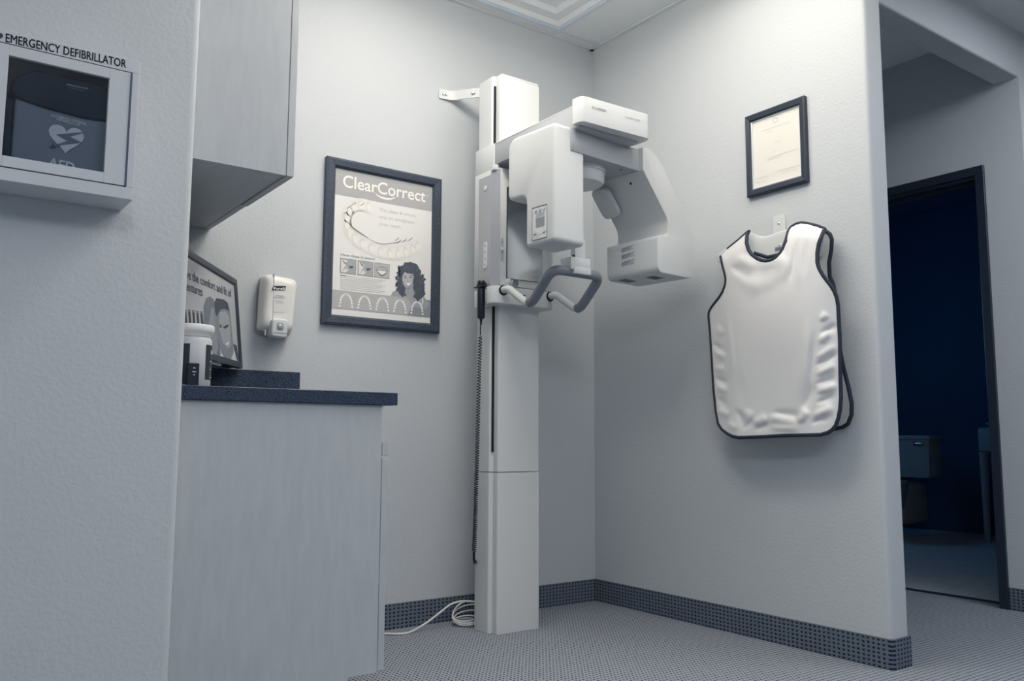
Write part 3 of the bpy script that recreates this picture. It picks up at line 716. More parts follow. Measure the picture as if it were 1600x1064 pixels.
# portrait
def blob(cx, cy, rx, ry, m, off, n=28, amp=0, fr=7, ph=0, jag=0.0, a0=0, a1=360):
    pts = []
    for k in range(n):
        a = math.radians(a0+(a1-a0)*k/n); rr_ = 1+amp*math.sin(fr*a+ph)+random.uniform(-jag, jag)
        pts.append((cx+rx*rr_*math.cos(a), cy+ry*rr_*math.sin(a)))
    q2(pts, m, off)
HAIR, SKIN, SKL = tone('4d5562'), tone('9ea2a7'), tone('b8bbbd')
q2([(0.575, 0.832), (0.60, 0.80), (0.66, 0.785), (0.86, 0.79), (0.93, 0.815), (0.985, 0.86), (0.95, 0.90), (0.80, 0.89), (0.755, 0.832)], SKIN, 0.0014)
blob(0.775, 0.66, 0.115, 0.085, HAIR, 0.0017, 60, 0.03, 11, 0, 0.05)
blob(0.70, 0.745, 0.055, 0.085, HAIR, 0.0016, 40, 0.06, 8, 1, 0.06)
blob(0.86, 0.745, 0.065, 0.10, HAIR, 0.0018, 40, 0.06, 8, 2, 0.06)
for k in range(16): blob(0.645+random.uniform(-0.015, 0.02), 0.62+0.014*k*0.8, 0.013, 0.009, HAIR, 0.0017, 9)
for k in range(12): blob(0.925+random.uniform(-0.02, 0.012), 0.66+0.013*k, 0.015, 0.010, HAIR, 0.0017, 9)
q2([(0.73, 0.76), (0.80, 0.75), (0.83, 0.80), (0.78, 0.84), (0.72, 0.80)], SKIN, 0.0019)
blob(0.757, 0.705, 0.066, 0.066, SKIN, 0.0020)
blob(0.745, 0.70, 0.052, 0.057, SKL, 0.0021)
blob(0.765, 0.63, 0.07, 0.03, HAIR, 0.0022, 20, 0.04, 7)
stroke([(0.80, 0.64), (0.825, 0.68), (0.815, 0.72), (0.83, 0.755)], 0.012, HAIR, 0.0022)
for (a, b) in ((0.722, 0.692), (0.778, 0.685)):
    blob(a, b, 0.011, 0.004, tone('2e3745'), 0.0023, 10); stroke([(a-0.016, b-0.009), (a, b-0.014), (a+0.016, b-0.009)], 0.003, tone('3c4553'), 0.0023)
stroke([(0.752, 0.69), (0.745, 0.712), (0.757, 0.717)], 0.003, SKIN, 0.0023)
m_ = [(0.728+0.06*k/8, 0.728-0.004*k/8+0.003*math.sin(PI*k/8)) for k in range(9)]
q2(m_ + [(0.788-0.06*k/8, 0.726+0.022*math.sin(PI*k/8)) for k in range(1, 8)], tone('eeeeea'), 0.0024)
stroke([(0.728, 0.731), (0.757, 0.752), (0.79, 0.727)], 0.0035, tone('6b727d'), 0.0025)
random.seed(11)
HL = tone('6b7380')
for k in range(26):      # curls catching light
    a = random.uniform(0, 2*PI); r_ = random.uniform(0.75, 1.0); cx_, cy_ = 0.79+0.115*r_*math.cos(a), 0.70+0.115*r_*math.sin(a)
    if 0.70 < cx_ < 0.815 and 0.64 < cy_ < 0.79: continue
    stroke([(cx_-0.008, cy_-0.010), (cx_+0.006, cy_-0.002), (cx_-0.004, cy_+0.010), (cx_+0.006, cy_+0.018)], 0.0022, HL, 0.0023, 3)
q2([(0.70, 0.715), (0.715, 0.745), (0.745, 0.765), (0.775, 0.762), (0.80, 0.745), (0.77, 0.772), (0.74, 0.775), (0.712, 0.755)], tone('8d9299'), 0.0022)
stroke([(0.90, 0.80), (0.915, 0.84), (0.905, 0.87)], 0.006, TEX, 0.0016)
ink.build('printed_artwork', prn, fixn=False)

# ================================================================== CERTIFICATE on the right wall
ce = thing('framed_certificate', 'small black framed certificate hanging high on the right wall', 'certificate', (0, -1.09, 1.88))
PB = PX(0.0)
def rectY(y0, y1, z0, z1, x=0.0): return [Vector((x, y0, z1)), Vector((x, y1, z1)), Vector((x, y1, z0)), Vector((x, y0, z0))]
mb = MB().use(FRAME2)
frame_on(mb, PB, rectY(-0.952, -1.230, 1.716, 2.051), rectY(-0.977, -1.203, 1.745, 2.022), 0.001, 0.022, 0.012)
mb.use(mat('silver_fillet', 'c9d3dc', 0.25, 0.4))
frame_on(mb, PB, rectY(-0.976, -1.204, 1.744, 2.023), rectY(-0.980, -1.200, 1.748, 2.019), 0.001, 0.0135, 0.010)
mb.build('picture_frame', ce)
mb = MB().use(mat('certificate_paper', 'dcdcd6', 0.6)).box((-0.008, -1.203, 1.745), (-0.002, -0.977, 2.022)); cpz = mb.build('certificate_sheet', ce)
ink = MB()
def c3(s, t): return Vector((-0.0083, -0.98-0.22*s, 2.019-0.271*t))
def ctx(s_, a, b, m, **k): text(ink, s_, c3(*a), c3(*b), (-1, 0, 0), m, **k)
CG = tone('c2c5c8')
ink.use(CG)
for k in range(12):
    a, b = 2*PI*k/12, 2*PI*(k+1)/12
    ink.poly([c3(0.5+0.055*math.cos(a), 0.075+0.045*math.sin(a)) + Vector((-0.0005, 0, 0)), c3(0.5+0.055*math.cos(b), 0.075+0.045*math.sin(b)) + Vector((-0.0005, 0, 0)), c3(0.5+0.035*math.cos(b), 0.075+0.03*math.sin(b)) + Vector((-0.0005, 0, 0)), c3(0.5+0.035*math.cos(a), 0.075+0.03*math.sin(a)) + Vector((-0.0005, 0, 0))])
for (s0, s1, t) in ((0.2, 0.82, 0.17), (0.3, 0.42, 0.21), (0.46, 0.6, 0.40), (0.42, 0.52, 0.52), (0.3, 0.95, 0.60), (0.3, 0.6, 0.63), (0.55, 0.97, 0.84), (0.6, 0.9, 0.88), (0.05, 0.3, 0.86), (0.05, 0.25, 0.92)):
    ink.poly([c3(s0, t)+Vector((-0.0004, 0, 0)), c3(s1, t)+Vector((-0.0004, 0, 0)), c3(s1, t+0.006)+Vector((-0.0004, 0, 0)), c3(s0, t+0.006)+Vector((-0.0004, 0, 0))])
ink.build('certificate_print', cpz, fixn=False)

# ================================================================== HAND SANITIZER DISPENSER
sd_ = thing('hand_sanitizer_dispenser', 'white hand sanitizer dispenser on the back wall above the counter end', 'dispenser', (-1.60, 0, 1.24))
mb = MB().use(GREYP)
prism(mb, fillet([(-1.668, 1.135), (-1.540, 1.128), (-1.534, 1.345), (-1.66, 1.352)], 0.02, 5), lambda a, b, d: (a, d, b), -0.03, -0.001, 0.003, 2)
mb.build('back_housing', sd_, smooth=40)
# cover: tapered loft
def loft(mb, rings):
    n = len(rings[0]); vs = [p for r_ in rings for p in r_]; fs = []
    for i in range(len(rings)-1):
        for k in range(n): fs.append([i*n+k, i*n+(k+1) % n, (i+1)*n+(k+1) % n, (i+1)*n+k])
    fs += [list(range(n)), [(len(rings)-1)*n+k for k in range(n)][::-1]]
    mb.raw(vs, fs)
mb = MB().use(mat('white_glossy_plastic', 'e6e6e3', 0.25, coat=0.2))
rings = []
base = [(-1.672, 1.143), (-1.545, 1.136), (-1.533, 1.345), (-1.663, 1.355)]
for (d, sh_, r_) in ((-0.028, 0.0, 0.022), (-0.060, 0.002, 0.024), (-0.078, 0.007, 0.026), (-0.086, 0.016, 0.026), (-0.089, 0.030, 0.02)):
    cx = sum(p[0] for p in base)/4; cz = sum(p[1] for p in base)/4
    b2 = [(x+(sh_ if x < cx else -sh_), z+(sh_ if z < cz else -sh_)) for x, z in base]
    rings.append([Vector((p[0], d, p[1])) for p in fillet(b2, r_, 5)])
loft(mb, rings)
cov = mb.build('cover', sd_, smooth=60)
mb = MB().use(GREYP).box((-1.634, -0.0902, 1.16), (-1.6325, -0.08, 1.352)); mb.build('cover_seam', cov)
PD = PA(-0.0895)
mb = MB().use(tone('1c2737'))
mb.poly([PD.at(x, y, 0.0006) for x, y in ((427, 446.5), (447, 446.8), (445.2, 453.8), (424.6, 453.6))])
tpx(mb, 'Purell', (427.5, 452.6), (444.5, 452.9), PD, tone('eeeeea'), height=0.0095, bold=0.02, off=0.0012)
mb.build('brand_label', cov, fixn=False); mb = MB()
tpx(mb, 'Hand', (432, 462.5), (442.5, 463.2), PD, tone('4a5361'), height=0.0045, off=0.0008)
tpx(mb, 'Sanitizer', (429, 465.6), (445.5, 466.2), PD, tone('4a5361'), height=0.0045, off=0.0008)
for y_ in (469, 471, 473): ppx(mb, [(431, y_), (443, y_+0.5), (443, y_+1), (431, y_+0.5)], PD, tone('b9bcc0'), 0.0007)
ppx(mb, [(427, 487), (444, 488), (444, 488.6), (427, 487.6)], PD, tone('b0b3b8'), 0.0007)
mb.build('lettering', cov)
mb = MB().use(WHITE2)
L0 = PA(-0.105).at(424, 497); L1 = PA(-0.105).at(449, 529)
prism(mb, fillet([(L0.x, L1.z+0.004), (L1.x-0.004, L1.z), (L1.x, L0.z), (L0.x+0.003, L0.z)], 0.012, 5), lambda a, b, d: (a, d, b), -0.112, -0.06, 0.006, 3)
lev = mb.build('push_lever', sd_, smooth=45)
wz = L0.z-0.030; wx = (L0.x+L1.x)/2
mb = MB().use(GREYB)
prism(mb, fillet([(wx-0.013, wz-0.014), (wx+0.013, wz-0.014), (wx+0.013, wz+0.014), (wx-0.013, wz+0.014)], 0.007, 4), lambda a, b, d: (a, d, b), -0.1128, -0.111)
mb.use(mat('clear_window', '9aa0a8', 0.08, spec=0.8)).lathe((wx, -0.1125, wz), [(0.011, 0), (0.011, 0.001), (0.007, 0.004), (0.002, 0.005)], 20, (0, -1, 0))
mb.build('level_window', lev, smooth=40)
MB().use(GREYB).box((L0.x+0.006, -0.1135, L1.z+0.017), (L1.x-0.006, -0.111, L1.z+0.0195)).build('lever_groove', lev)
MB().use(WHITE2).lathe((L0.x-0.008, -0.07, L1.z+0.010), [(0.003, 0), (0.004, 0.02)], 10).build('nozzle', sd_, smooth=40)

# ================================================================== CABINETS AND COUNTER
YC = -0.80
uc = thing('upper_cabinet', 'pale wood wall cabinet hanging above the counter on the left', 'cabinet', (-2.0, -0.4, 1.5))
mb = MB().use(M_WOODU)
mb.box((XL+0.001, YC, 1.5), (-1.869, YC+0.018, 2.45)); mb.box((XL+0.001, -0.019, 1.5), (-1.869, -0.001, 2.45))
mb.box((XL+0.001, YC+0.018, 1.503), (-1.869, -0.019, 1.521)); mb.box((XL+0.001, YC+0.018, 2.43), (-1.869, -0.019, 2.45)); mb.box((XL+0.001, YC+0.018, 1.52), (XL+0.01, -0.019, 2.43))
mb.build('cabinet_body', uc)
for (a, b) in ((YC, -0.405), (-0.402, -0.004)): MB().use(M_WOODU).box((-1.867, a, 1.499 if a < -0.5 else 1.503), (-1.845, b, 2.449), 0.0015, 1).build('door', uc)
bc = thing('base_cabinet', 'pale wood base cabinet under the dark countertop at left', 'cabinet', (-1.85, -0.4, 0))
mb = MB().use(M_WOOD)
prism(mb, [(XL+0.001, 0.0), (-1.635, 0.0), (-1.635, 0.08), (-1.545, 0.08), (-1.545, 0.851), (XL+0.001, 0.851)], lambda a, b, d: (a, d, b), YC, YC+0.02)
mb.box((XL+0.001, -0.02, 0), (-1.545, -0.001, 0.851)); mb.box((-1.56, YC+0.02, 0.80), (-1.546, -0.02, 0.851)); mb.box((XL+0.001, YC+0.02, 0.08), (-1.546, -0.02, 0.1))
mb.box((XL+0.001, YC+0.02, 0.1), (XL+0.01, -0.02, 0.85))
mb.build('cabinet_body', bc)
MB().use(mat('dark_kick_board', '2a3443', 0.6)).box((-1.65, YC+0.02, 0.0), (-1.636, -0.02, 0.08)).build('toe_kick', bc)
MB().use(M_WOOD).box((-1.543, YC, 0.702), (-1.522, -0.405, 0.742), 0.0015, 1).build('drawer', bc)
MB().use(M_WOOD).box((-1.543, -0.402, 0.702), (-1.522, -0.004, 0.742), 0.0015, 1).build('drawer', bc)
for (a, b) in ((YC, -0.405), (-0.402, -0.004)): MB().use(M_WOOD).box((-1.543, a, 0.082), (-1.522, b, 0.694), 0.0015, 1).build('door', bc)
ct = thing('countertop', 'dark speckled countertop with a low backsplash over the base cabinet', 'countertop', (-1.83, -0.4, 0.852))
MB().use(M_GRAN).box((XL+0.001, YC-0.012, 0.852), (-1.5, -0.001, 0.8895), 0.0015, 1).build('counter_slab', ct)
MB().use(M_GRAN).box((XL+0.02, -0.020, 0.8896), (-1.493, -0.001, 0.998), 0.0015, 1).build('backsplash', ct)
MB().use(M_GRAN).box((XL+0.001, -0.67, 0.8896), (XL+0.0195, -0.021, 0.998), 0.0015, 1).build('backsplash', ct)

# framed denture poster resting diagonally across the corner on the backsplash
dp_ = thing('framed_picture', 'dark framed denture advert leaning across the corner on the backsplash', 'picture', (-1.92, -0.35, 1.0))
BR = Vector((-1.724, -0.038, 0.9995)); dirn = Vector((-0.56, -0.828, 0)).normalized()   # towards the left end
nrm = Vector((0.828, -0.56, 0)).normalized()
LN = 0.74; HT = 0.325; lean = -nrm*0.034 + Vector((0, 0, HT)); upd = lean.normalized(); nn = (-dirn).cross(upd).normalized()
if nn.dot(nrm) < 0: nn = -nn
BL_ = BR + dirn*LN
def d3(s, t, off=0.0): return BL_ - dirn*(LN*s) + lean*(1-t) + nn*off      # s from the left, t from the top
class LP:   # plane of the picture
    n = nn; p = BR
mb = MB().use(FRAME2)
wf = 0.024
frame_on(mb, LP, [d3(0, 0), d3(1, 0), d3(1, 1), d3(0, 1)], [d3(wf/LN, wf/HT), d3(1-wf/LN, wf/HT), d3(1-wf/LN, 1-wf/HT), d3(wf/LN, 1-wf/HT)], -0.012, 0.006, 0.0)
mb.build('picture_frame', dp_)
mb = MB().use(DARK)
bk = [d3(0.015, 0.03, -0.0125), d3(0.985, 0.03, -0.0125), d3(0.985, 0.985, -0.0125), d3(0.015, 0.985, -0.0125), d3(0.015, 0.03, -0.02), d3(0.985, 0.03, -0.02), d3(0.985, 0.985, -0.045), d3(0.015, 0.985, -0.045)]
mb.raw(bk, [[0, 1, 2, 3], [4, 5, 6, 7], [0, 1, 5, 4], [1, 2, 6, 5], [2, 3, 7, 6], [3, 0, 4, 7]]); mb.build('added_dark_backing', dp_)  # dark slab added to darken the bright gap under the frame
mb = MB().use(tone('a8acb1'))
mb.raw([d3(0.02, 0.05, -0.006), d3(0.98, 0.05, -0.006), d3(0.98, 0.95, -0.006), d3(0.02, 0.95, -0.006), d3(0.02, 0.05, -0.001), d3(0.98, 0.05, -0.001), d3(0.98, 0.95, -0.001), d3(0.02, 0.95, -0.001)], [[0, 1, 2, 3], [4, 5, 6, 7], [0, 1, 5, 4], [1, 2, 6, 5], [2, 3, 7, 6], [3, 0, 4, 7]])
pr2 = mb.build('poster_print', dp_)
ink = MB(); PN = Plane(d3(0.5, 0.5, -0.001), nn)
def iq(pts, m, off=0.0006): ink.use(m).poly([PN.at(x, y, off) for x, y in pts])
DT = tone('5a6370')
tpx(ink, 've the comfort and fit of', (290.5, 434), (361.5, 465), PN, DT, prefix='Impro', height=0.030, bold=1.03)
tpx(ink, 'entures', (290.5, 453.5), (316.5, 463), PN, DT, prefix='d', height=0.030, bold=1.03)
for k in range(5):
    x = 287.5+6.3*k
    iq([(x, 483+0.9*k), (x+3.5, 483.5+0.9*k), (x+5.5, 508+0.3*k), (x+2, 508)], tone('3b4553'))
    iq([(x+0.6, 484.2+0.9*k), (x+3, 484.6+0.9*k), (x+3.1, 486.5+0.9*k), (x+0.8, 486.2+0.9*k)], tone('8e959e'), 0.001)
iq([(318, 478), (322, 466), (328, 463), (334, 468), (338, 480), (342, 520), (345, 560), (346, 572), (316, 566), (318, 520)], tone('69717d'))     # woman, hair and cheek
iq([(330, 480), (336, 482), (339, 510), (341, 545), (336, 560), (328, 545), (326, 510)], tone('858c95'), 0.0008)
iq([(336, 470), (342, 466), (355, 474), (360, 490), (362, 515), (364, 535), (365, 552), (360, 561), (352, 560), (345, 545), (338, 520), (334, 490)], tone('7b828c'), 0.001)   # man
iq([(335, 472), (338, 466), (350, 468), (356, 473), (359, 486), (350, 482), (344, 484), (339, 495), (336, 488)], tone('3f4957'), 0.0012)
iq([(343, 488), (352, 486), (358, 494), (360, 520), (361, 540), (356, 545), (348, 535), (342, 512)], tone('979da4'), 0.0013)
iq([(348, 511), (355, 507), (358, 509), (352, 514)], tone('3a4452'), 0.0016)
iq([(352, 538), (358, 533), (356, 539)], tone('dfe0de'), 0.0018)
iq([(342, 507), (346, 506), (347, 512), (343, 512)], tone('606874'), 0.0016)
iq([(345, 552), (352, 560), (361, 562), (366, 548), (372, 560), (376, 573), (340, 567)], tone('c6c9cb'), 0.0014)
iq([(365, 537), (370, 540), (375, 571), (369, 560)], tone('4a5462'), 0.0015)
ink.build('printed_artwork', pr2, fixn=False)

# wipes canister and small dark box
jc = Vector((-2.088, -0.735, 0.8897))
jr = thing('wipes_canister', 'white wide-mouth canister with dark label at the counter front edge', 'canister', jc)
MB().use(mat('canister_plastic', 'c4c7ca', 0.4)).lathe(jc, [(0.048, 0), (0.05, 0.003), (0.05, 0.122), (0.048, 0.128), (0.044, 0.133), (0.046, 0.134)], 48).build('canister_body', jr, smooth=40)
MB().use(mat('canister_lid_plastic', 'dcdddc', 0.35)).lathe(jc+Vector((0, 0, 0.134)), [(0.046, 0), (0.047, 0.006), (0.053, 0.012), (0.0545, 0.016), (0.0545, 0.028), (0.052, 0.032), (0.03, 0.033)], 48).build('lid', jr, smooth=40)
def curved(mb, r, a0, a1, z0, z1, m, n=10, off=0):
    mb.use(m)
    for k in range(n):
        a, b = math.radians(a0+(a1-a0)*k/n), math.radians(a0+(a1-a0)*(k+1)/n)
        mb.poly([jc+Vector((r*math.cos(a), r*math.sin(a), z0)), jc+Vector((r*math.cos(b), r*math.sin(b), z0)), jc+Vector((r*math.cos(b), r*math.sin(b), z1)), jc+Vector((r*math.cos(a), r*math.sin(a), z1))])
lb = MB()
curved(lb, 0.0505, -62, 30, 0.018, 0.112, tone('232e3e')); curved(lb, 0.0505, -170, -112, 0.004, 0.112, tone('232e3e'))
# white letters on the label
def curved_text(s, a0, z, h, m, span):
    vs, fs = text_shape(s, 0.02, 0); w = max(v.x for v in vs)
    lb.use(m).raw([jc+Vector((0.0512*math.cos(math.radians(a0+span*v.x/w)), 0.0512*math.sin(math.radians(a0+span*v.x/w)), z+v.y*h/0.73)) for v in vs], fs)
curved_text('Bd', -38, 0.088, 0.011, tone('e8e8e4'), 20)
curved_text('WIPES', -38, 0.077, 0.005, tone('7d8590'), 32)
for k in range(9):
    curved(lb, 0.0511, -42, -14+(k*5 % 9), 0.024+k*0.0055, 0.0258+k*0.0055, tone('6f7884' if k % 4 else 'd8d9d8'), 5)
lb.build('label_print', jr, fixn=False)
bxo = Vector((-2.1, -0.795, 0.8897))
sb = thing('small_box', 'small dark box with white print standing in front of the canister', 'box', (-2.098, -0.79, 0.8897))
mb = MB().use(tone('16202f', 0.35)).box((-2.116, -0.806, 0.8897), (-2.087, -0.788, 0.948), 0.001, 1)
sbo = mb.build('carton', sb)
lb = MB().use(tone('d5d7d8'))
for (z, w) in ((0.934, 0.006), (0.924, 0.010), (0.916, 0.004)): lb.poly([(-2.10-w/2, -0.8066, z), (-2.10+w/2, -0.8066, z), (-2.10+w/2, -0.8066, z+0.0025), (-2.10-w/2, -0.8066, z+0.0025)])
lb.build('label_print', sbo, fixn=False)

# ================================================================== DEFIBRILLATOR CABINET
ZB, ZT = 1.302, 1.637; AX1 = -2.316; AX0 = -2.655; YF = -1.02
ac = thing('defibrillator_cabinet', 'white metal wall cabinet lettered EMERGENCY DEFIBRILLATOR with a window door', 'cabinet', ((AX0+AX1)/2, YP, ZB))
mb = MB().use(STEEL); T = 0.002
mb.box((AX0, YF, ZB), (AX1, YP-0.001, ZB+T)); mb.box((AX0, YF, ZT-T), (AX1, YP-0.001, ZT)); mb.box((AX0, YF, ZB), (AX0+T, YP-0.001, ZT)); mb.box((AX1-T, YF, ZB), (AX1, YP-0.001, ZT)); mb.box((AX0, YP-0.003, ZB), (AX1, YP-0.001, ZT))
PFD = PA(YF)
dx1 = PFD.at(201.5, 200).x; dz1 = PFD.at(202, 112.5).z; dz0 = PFD.at(188, 291).z; dx0 = AX0+(AX1-dx1)
mb.box((AX0, YF-0.001, dz1+0.0), (AX1, YF+0.002, ZT)); mb.box((AX0, YF-0.001, ZB), (AX1, YF+0.002, dz0)); mb.box((AX0, YF-0.001, dz0), (dx0, YF+0.002, dz1)); mb.box((dx1, YF-0.001, dz0), (AX1, YF+0.002, dz1))
mb.build('cabinet_body', ac, bevel=0.0012)
wx0, wx1 = PFD.at(9.5, 150).x, PFD.at(171, 123).x; wz1, wz0 = PFD.at(171, 122.5).z, PFD.at(160, 269).z
g = 0.0022; mb = MB().use(STEEL)
yd0, yd1 = YF-0.002, YF+0.012
mb.box((dx0+g, yd0, dz0+g), (wx0, yd1, dz1-g)); mb.box((wx1, yd0, dz0+g), (dx1-g, yd1, dz1-g)); mb.box((wx0, yd0, dz0+g), (wx1, yd1, wz0)); mb.box((wx0, yd0, wz1), (wx1, yd1, dz1-g))
door = mb.build('door', ac, bevel=0.001)
MB().use(mat('piano_hinge', '4a5464', 0.4, 0.6)).box((dx1-g-0.001, YF-0.0035, dz0+g), (dx1+0.001, YF-0.0005, dz1-g)).build('hinge', door)
gl_ = bpy.data.materials.new('window_glass'); gl_.use_nodes = True
N = gl_.node_tree.nodes; L = gl_.node_tree.links; N.clear()
out = N.new('ShaderNodeOutputMaterial'); tr_ = N.new('ShaderNodeBsdfTransparent'); gs = N.new('ShaderNodeBsdfGlossy'); mx = N.new('ShaderNodeMixShader'); fr = N.new('ShaderNodeFresnel')
tr_.inputs[0].default_value = (0.92, 0.95, 0.98, 1); gs.inputs['Roughness'].default_value = 0.02; fr.inputs[0].default_value = 1.5
L.new(fr.outputs[0], mx.inputs[0]); L.new(tr_.outputs[0], mx.inputs[1]); L.new(gs.outputs[0], mx.inputs[2]); L.new(mx.outputs[0], out.inputs[0])
MB().use(gl_).box((wx0-0.002, YF+0.005, wz0-0.002), (wx1+0.002, YF+0.008, wz1+0.002)).build('window_pane', door)
lt = MB()
PL2 = PA(YF-0.001)
tpx(lt, 'EMERGENCY DEFIBRILLATOR', (8.5, 65.6), (197, 106.3), PL2, tone('353f4e'), height=0.0205, bold=1.022)
lt.build('lettering', ac, fixn=False); lt = MB()
# heart emblem before the lettering
hx_, hz_ = PL2.at(-4.5, 56).x, PL2.at(-4.5, 56).z
def heart(cx, cz, s, n=28):
    pts = []
    for k in range(n):
        t = 2*PI*k/n; pts.append((cx + s*16*math.sin(t)**3/17, cz + s*(13*math.cos(t)-5*math.cos(2*t)-2*math.cos(3*t)-math.cos(4*t))/17))
    return pts
lt.use(tone('353f4e')).poly([(a, YF-0.0016, b) for a, b in heart(hx_, hz_, 0.012)])
lt.build('heart_emblem', ac, fixn=False)
# bag in the cabinet
bag = thing('defibrillator_bag', 'dark soft case with a pale heart and lightning emblem inside the window cabinet', 'case', (-2.47, -0.95, ZB+T))
mb = MB().use(mat('grey_case_fabric', '828b97', 0.7))
prism(mb, fillet([(-2.562, ZB+0.003), (-2.362, ZB+0.003), (-2.362, 1.545), (-2.385, 1.56), (-2.545, 1.56), (-2.562, 1.545)], 0.02, 5), lambda a, b, d: (a, d, b), -0.992, -0.905, 0.012, 3)
bb = mb.build('case_body', bag, smooth=45)
YB = -0.994
mb = MB().use(mat('black_case_flap', '14233b', 0.75))
PBg = PA(YB)
fl = fillet([(-2.572, 1.535), (-2.572, 1.508), (-2.56, 1.497), (-2.50, 1.487), (-2.42, 1.482), (-2.36, 1.487), (-2.355, 1.55), (-2.40, 1.568), (-2.53, 1.57)], 0.015, 5)
prism(mb, fl, lambda a, b, d: (a, d, b), -1.001, -0.90, 0.008, 3)
mb.build('case_flap', bag, smooth=45)
mb = MB().use(mat('black_case_flap', '14233b', 0.75)).box((-2.602, -0.985, ZB+0.004), (-2.5625, -0.93, 1.50), 0.008, 3); mb.build('side_strap', bag, smooth=45)
lt = MB(); LGY = tone('dfe3e7')
hc_ = PBg.at(103.5, 216)
lt.use(LGY).poly([(a, YB-0.0005, b) for a, b in heart(hc_.x, hc_.z+0.001, 0.0385)])
def bl(pts, m, off): lt.use(m).poly([(hc_.x+a, YB-off, hc_.z+b) for a, b in pts])
bl([(0.042, 0.024), (-0.022, 0.004), (0.002, -0.006), (-0.030, -0.026), (0.032, -0.004), (0.008, 0.005)], tone('6a7686'), 0.0012)
bl([(-0.032, -0.029), (-0.018, -0.026), (-0.026, -0.016)], tone('3f4a59'), 0.0013)
tpx(lt, 'AUTOMATED EXTERNAL', (79, 181.5), (135.5, 196), PBg, LGY, height=0.0062, bold=0.01)
tpx(lt, 'DEFIBRILLATOR', (88, 187.5), (125, 197.5), PBg, LGY, height=0.0052, bold=0.01)
tpx(lt, 'AED', (74, 261), (116, 270), PBg, LGY, height=0.0235, bold=0.03)
lt.build('printed_emblem', bb, fixn=False); lt = MB()
PBf = PA(-1.0012)
tpx(lt, 'AEDSuperstore.com', (104, 133), (137.5, 139.5), PBf, tone('c9cdd1'), height=0.0036, bold=0.02)
tpx(lt, '800 544 0048', (109.5, 138), (131, 142.5), PBf, tone('8d949d'), height=0.0028)
lt.build('supplier_lettering', bb, fixn=False)

# ================================================================== LEAD APRON ON ITS HANGER
hg = thing('apron_hanger', 'white wall-mounted apron hanger with broad curved shoulders on the right wall', 'hanger', (0, -1.10, 1.6))
PBw = lambda x: PX(x)
mb = MB().use(WHITE)
pa, pb = PBw(-0.004).at(1208.5, 345), PBw(-0.004).at(1227, 338)
yl, yr = pa.y, pb.y; ztp = 1.618
prism(mb, fillet([(yl, 1.47), (yr, 1.47), (yr, ztp), (yl, ztp)], [0, 0, 0.008, 0.008], 4), lambda a, b, d: (d, a, b), -0.006, -0.001)
plate = mb.build('wall_plate', hg, smooth=40)
for (x, y) in ((1217, 349), (1218.5, 382.5)):
    c = PBw(-0.006 if y < 360 else -0.032).at(x, y); MB().use(CHROME).lathe(c, [(0.004, -0.003), (0.004, 0.002), (0.002, 0.003)], 10, (-1, 0, 0)).build('screw', plate)
stn = [(1120, 399, 408, -0.088), (1124, 394, 413, -0.09), (1150, 378, 410, -0.085), (1166, 366, 408, -0.078), (1171, 362, 406, -0.066), (1177, 363, 406, -0.05), (1185, 368.5, 405, -0.036), (1197, 369, 405, -0.03), (1207, 366, 405, -0.030), (1214, 362, 405, -0.030), (1224, 359.5, 405, -0.030), (1236, 357, 405, -0.032), (1248, 353, 404, -0.045), (1262, 352, 402, -0.058), (1282, 358, 404, -0.068), (1287, 362, 400, -0.066)]
vs = []
for (x, t_, b_, d) in stn:
    for k in range(5):
        y = t_+(b_-t_)*k/4; vs.append(PBw(d).at(x, y))
fs = [[i*5+k, (i+1)*5+k, (i+1)*5+k+1, i*5+k+1] for i in range(len(stn)-1) for k in range(4)]
mb = MB().use(WHITE).raw(vs, fs); so = mb.build('shoulder_rail', hg, smooth=60, fixn=True)
m = so.modifiers.new('s', 'SOLIDIFY'); m.thickness = 0.005; m.offset = 0
m = so.modifiers.new('sub', 'SUBSURF'); m.levels = 1; m.render_levels = 1
mb = MB()
PSt = PX(-0.0335)
ppx(mb, [(1210.5, 386.5), (1219, 384.5), (1221, 385), (1222, 390.5), (1210.5, 392.5)], PSt, tone('9aa0a8'), 0.0)
for k in range(4): ppx(mb, [(1211.5, 387.7+k*1.3), (1220.5, 386+k*1.3), (1220.5, 386.5+k*1.3), (1211.5, 388.2+k*1.3)], PSt, tone('4d5664'), 0.0006)
mb.build('instruction_label', hg, fixn=False)

ap = thing('lead_apron', 'white lead apron with dark binding hanging on the right wall', 'apron', (-0.08, -1.10, 0.77))
front = [(1125.9, 398), (1140, 387), (1156, 374), (1170, 361.5), (1167, 368), (1166.5, 380), (1170, 391), (1175, 398), (1182.5, 404), (1190, 407), (1197.5, 408), (1206, 406.5), (1213, 402.5), (1219, 396), (1223.5, 389), (1228.5, 375), (1232, 362), (1236.5, 355), (1245.4, 350), (1252, 348.7), (1260, 349.3), (1276, 353), (1288.5, 357.8), (1284.5, 367), (1279.5, 380), (1277, 395), (1277, 410), (1280, 420), (1286, 430.5), (1292, 438.5), (1298, 446), (1304, 456), (1307.6, 466), (1309.3, 477), (1310, 489), (1312.3, 530.5), (1313, 583), (1314, 621), (1312.5, 640), (1310, 653), (1305.6, 665), (1300, 671.5), (1294, 675.5), (1283, 678.8), (1262, 679.5), (1230, 680), (1195, 682), (1155, 683.5), (1145, 681.5), (1136.4, 677), (1129, 671), (1123, 662), (1119.5, 643), (1115.7, 605.7), (1113, 560), (1110.5, 520), (1108, 495), (1108.5, 488), (1112, 481), (1117, 474), (1124, 465.5), (1130, 456), (1134, 445), (1134.7, 436), (1133, 427), (1129.5, 414)]
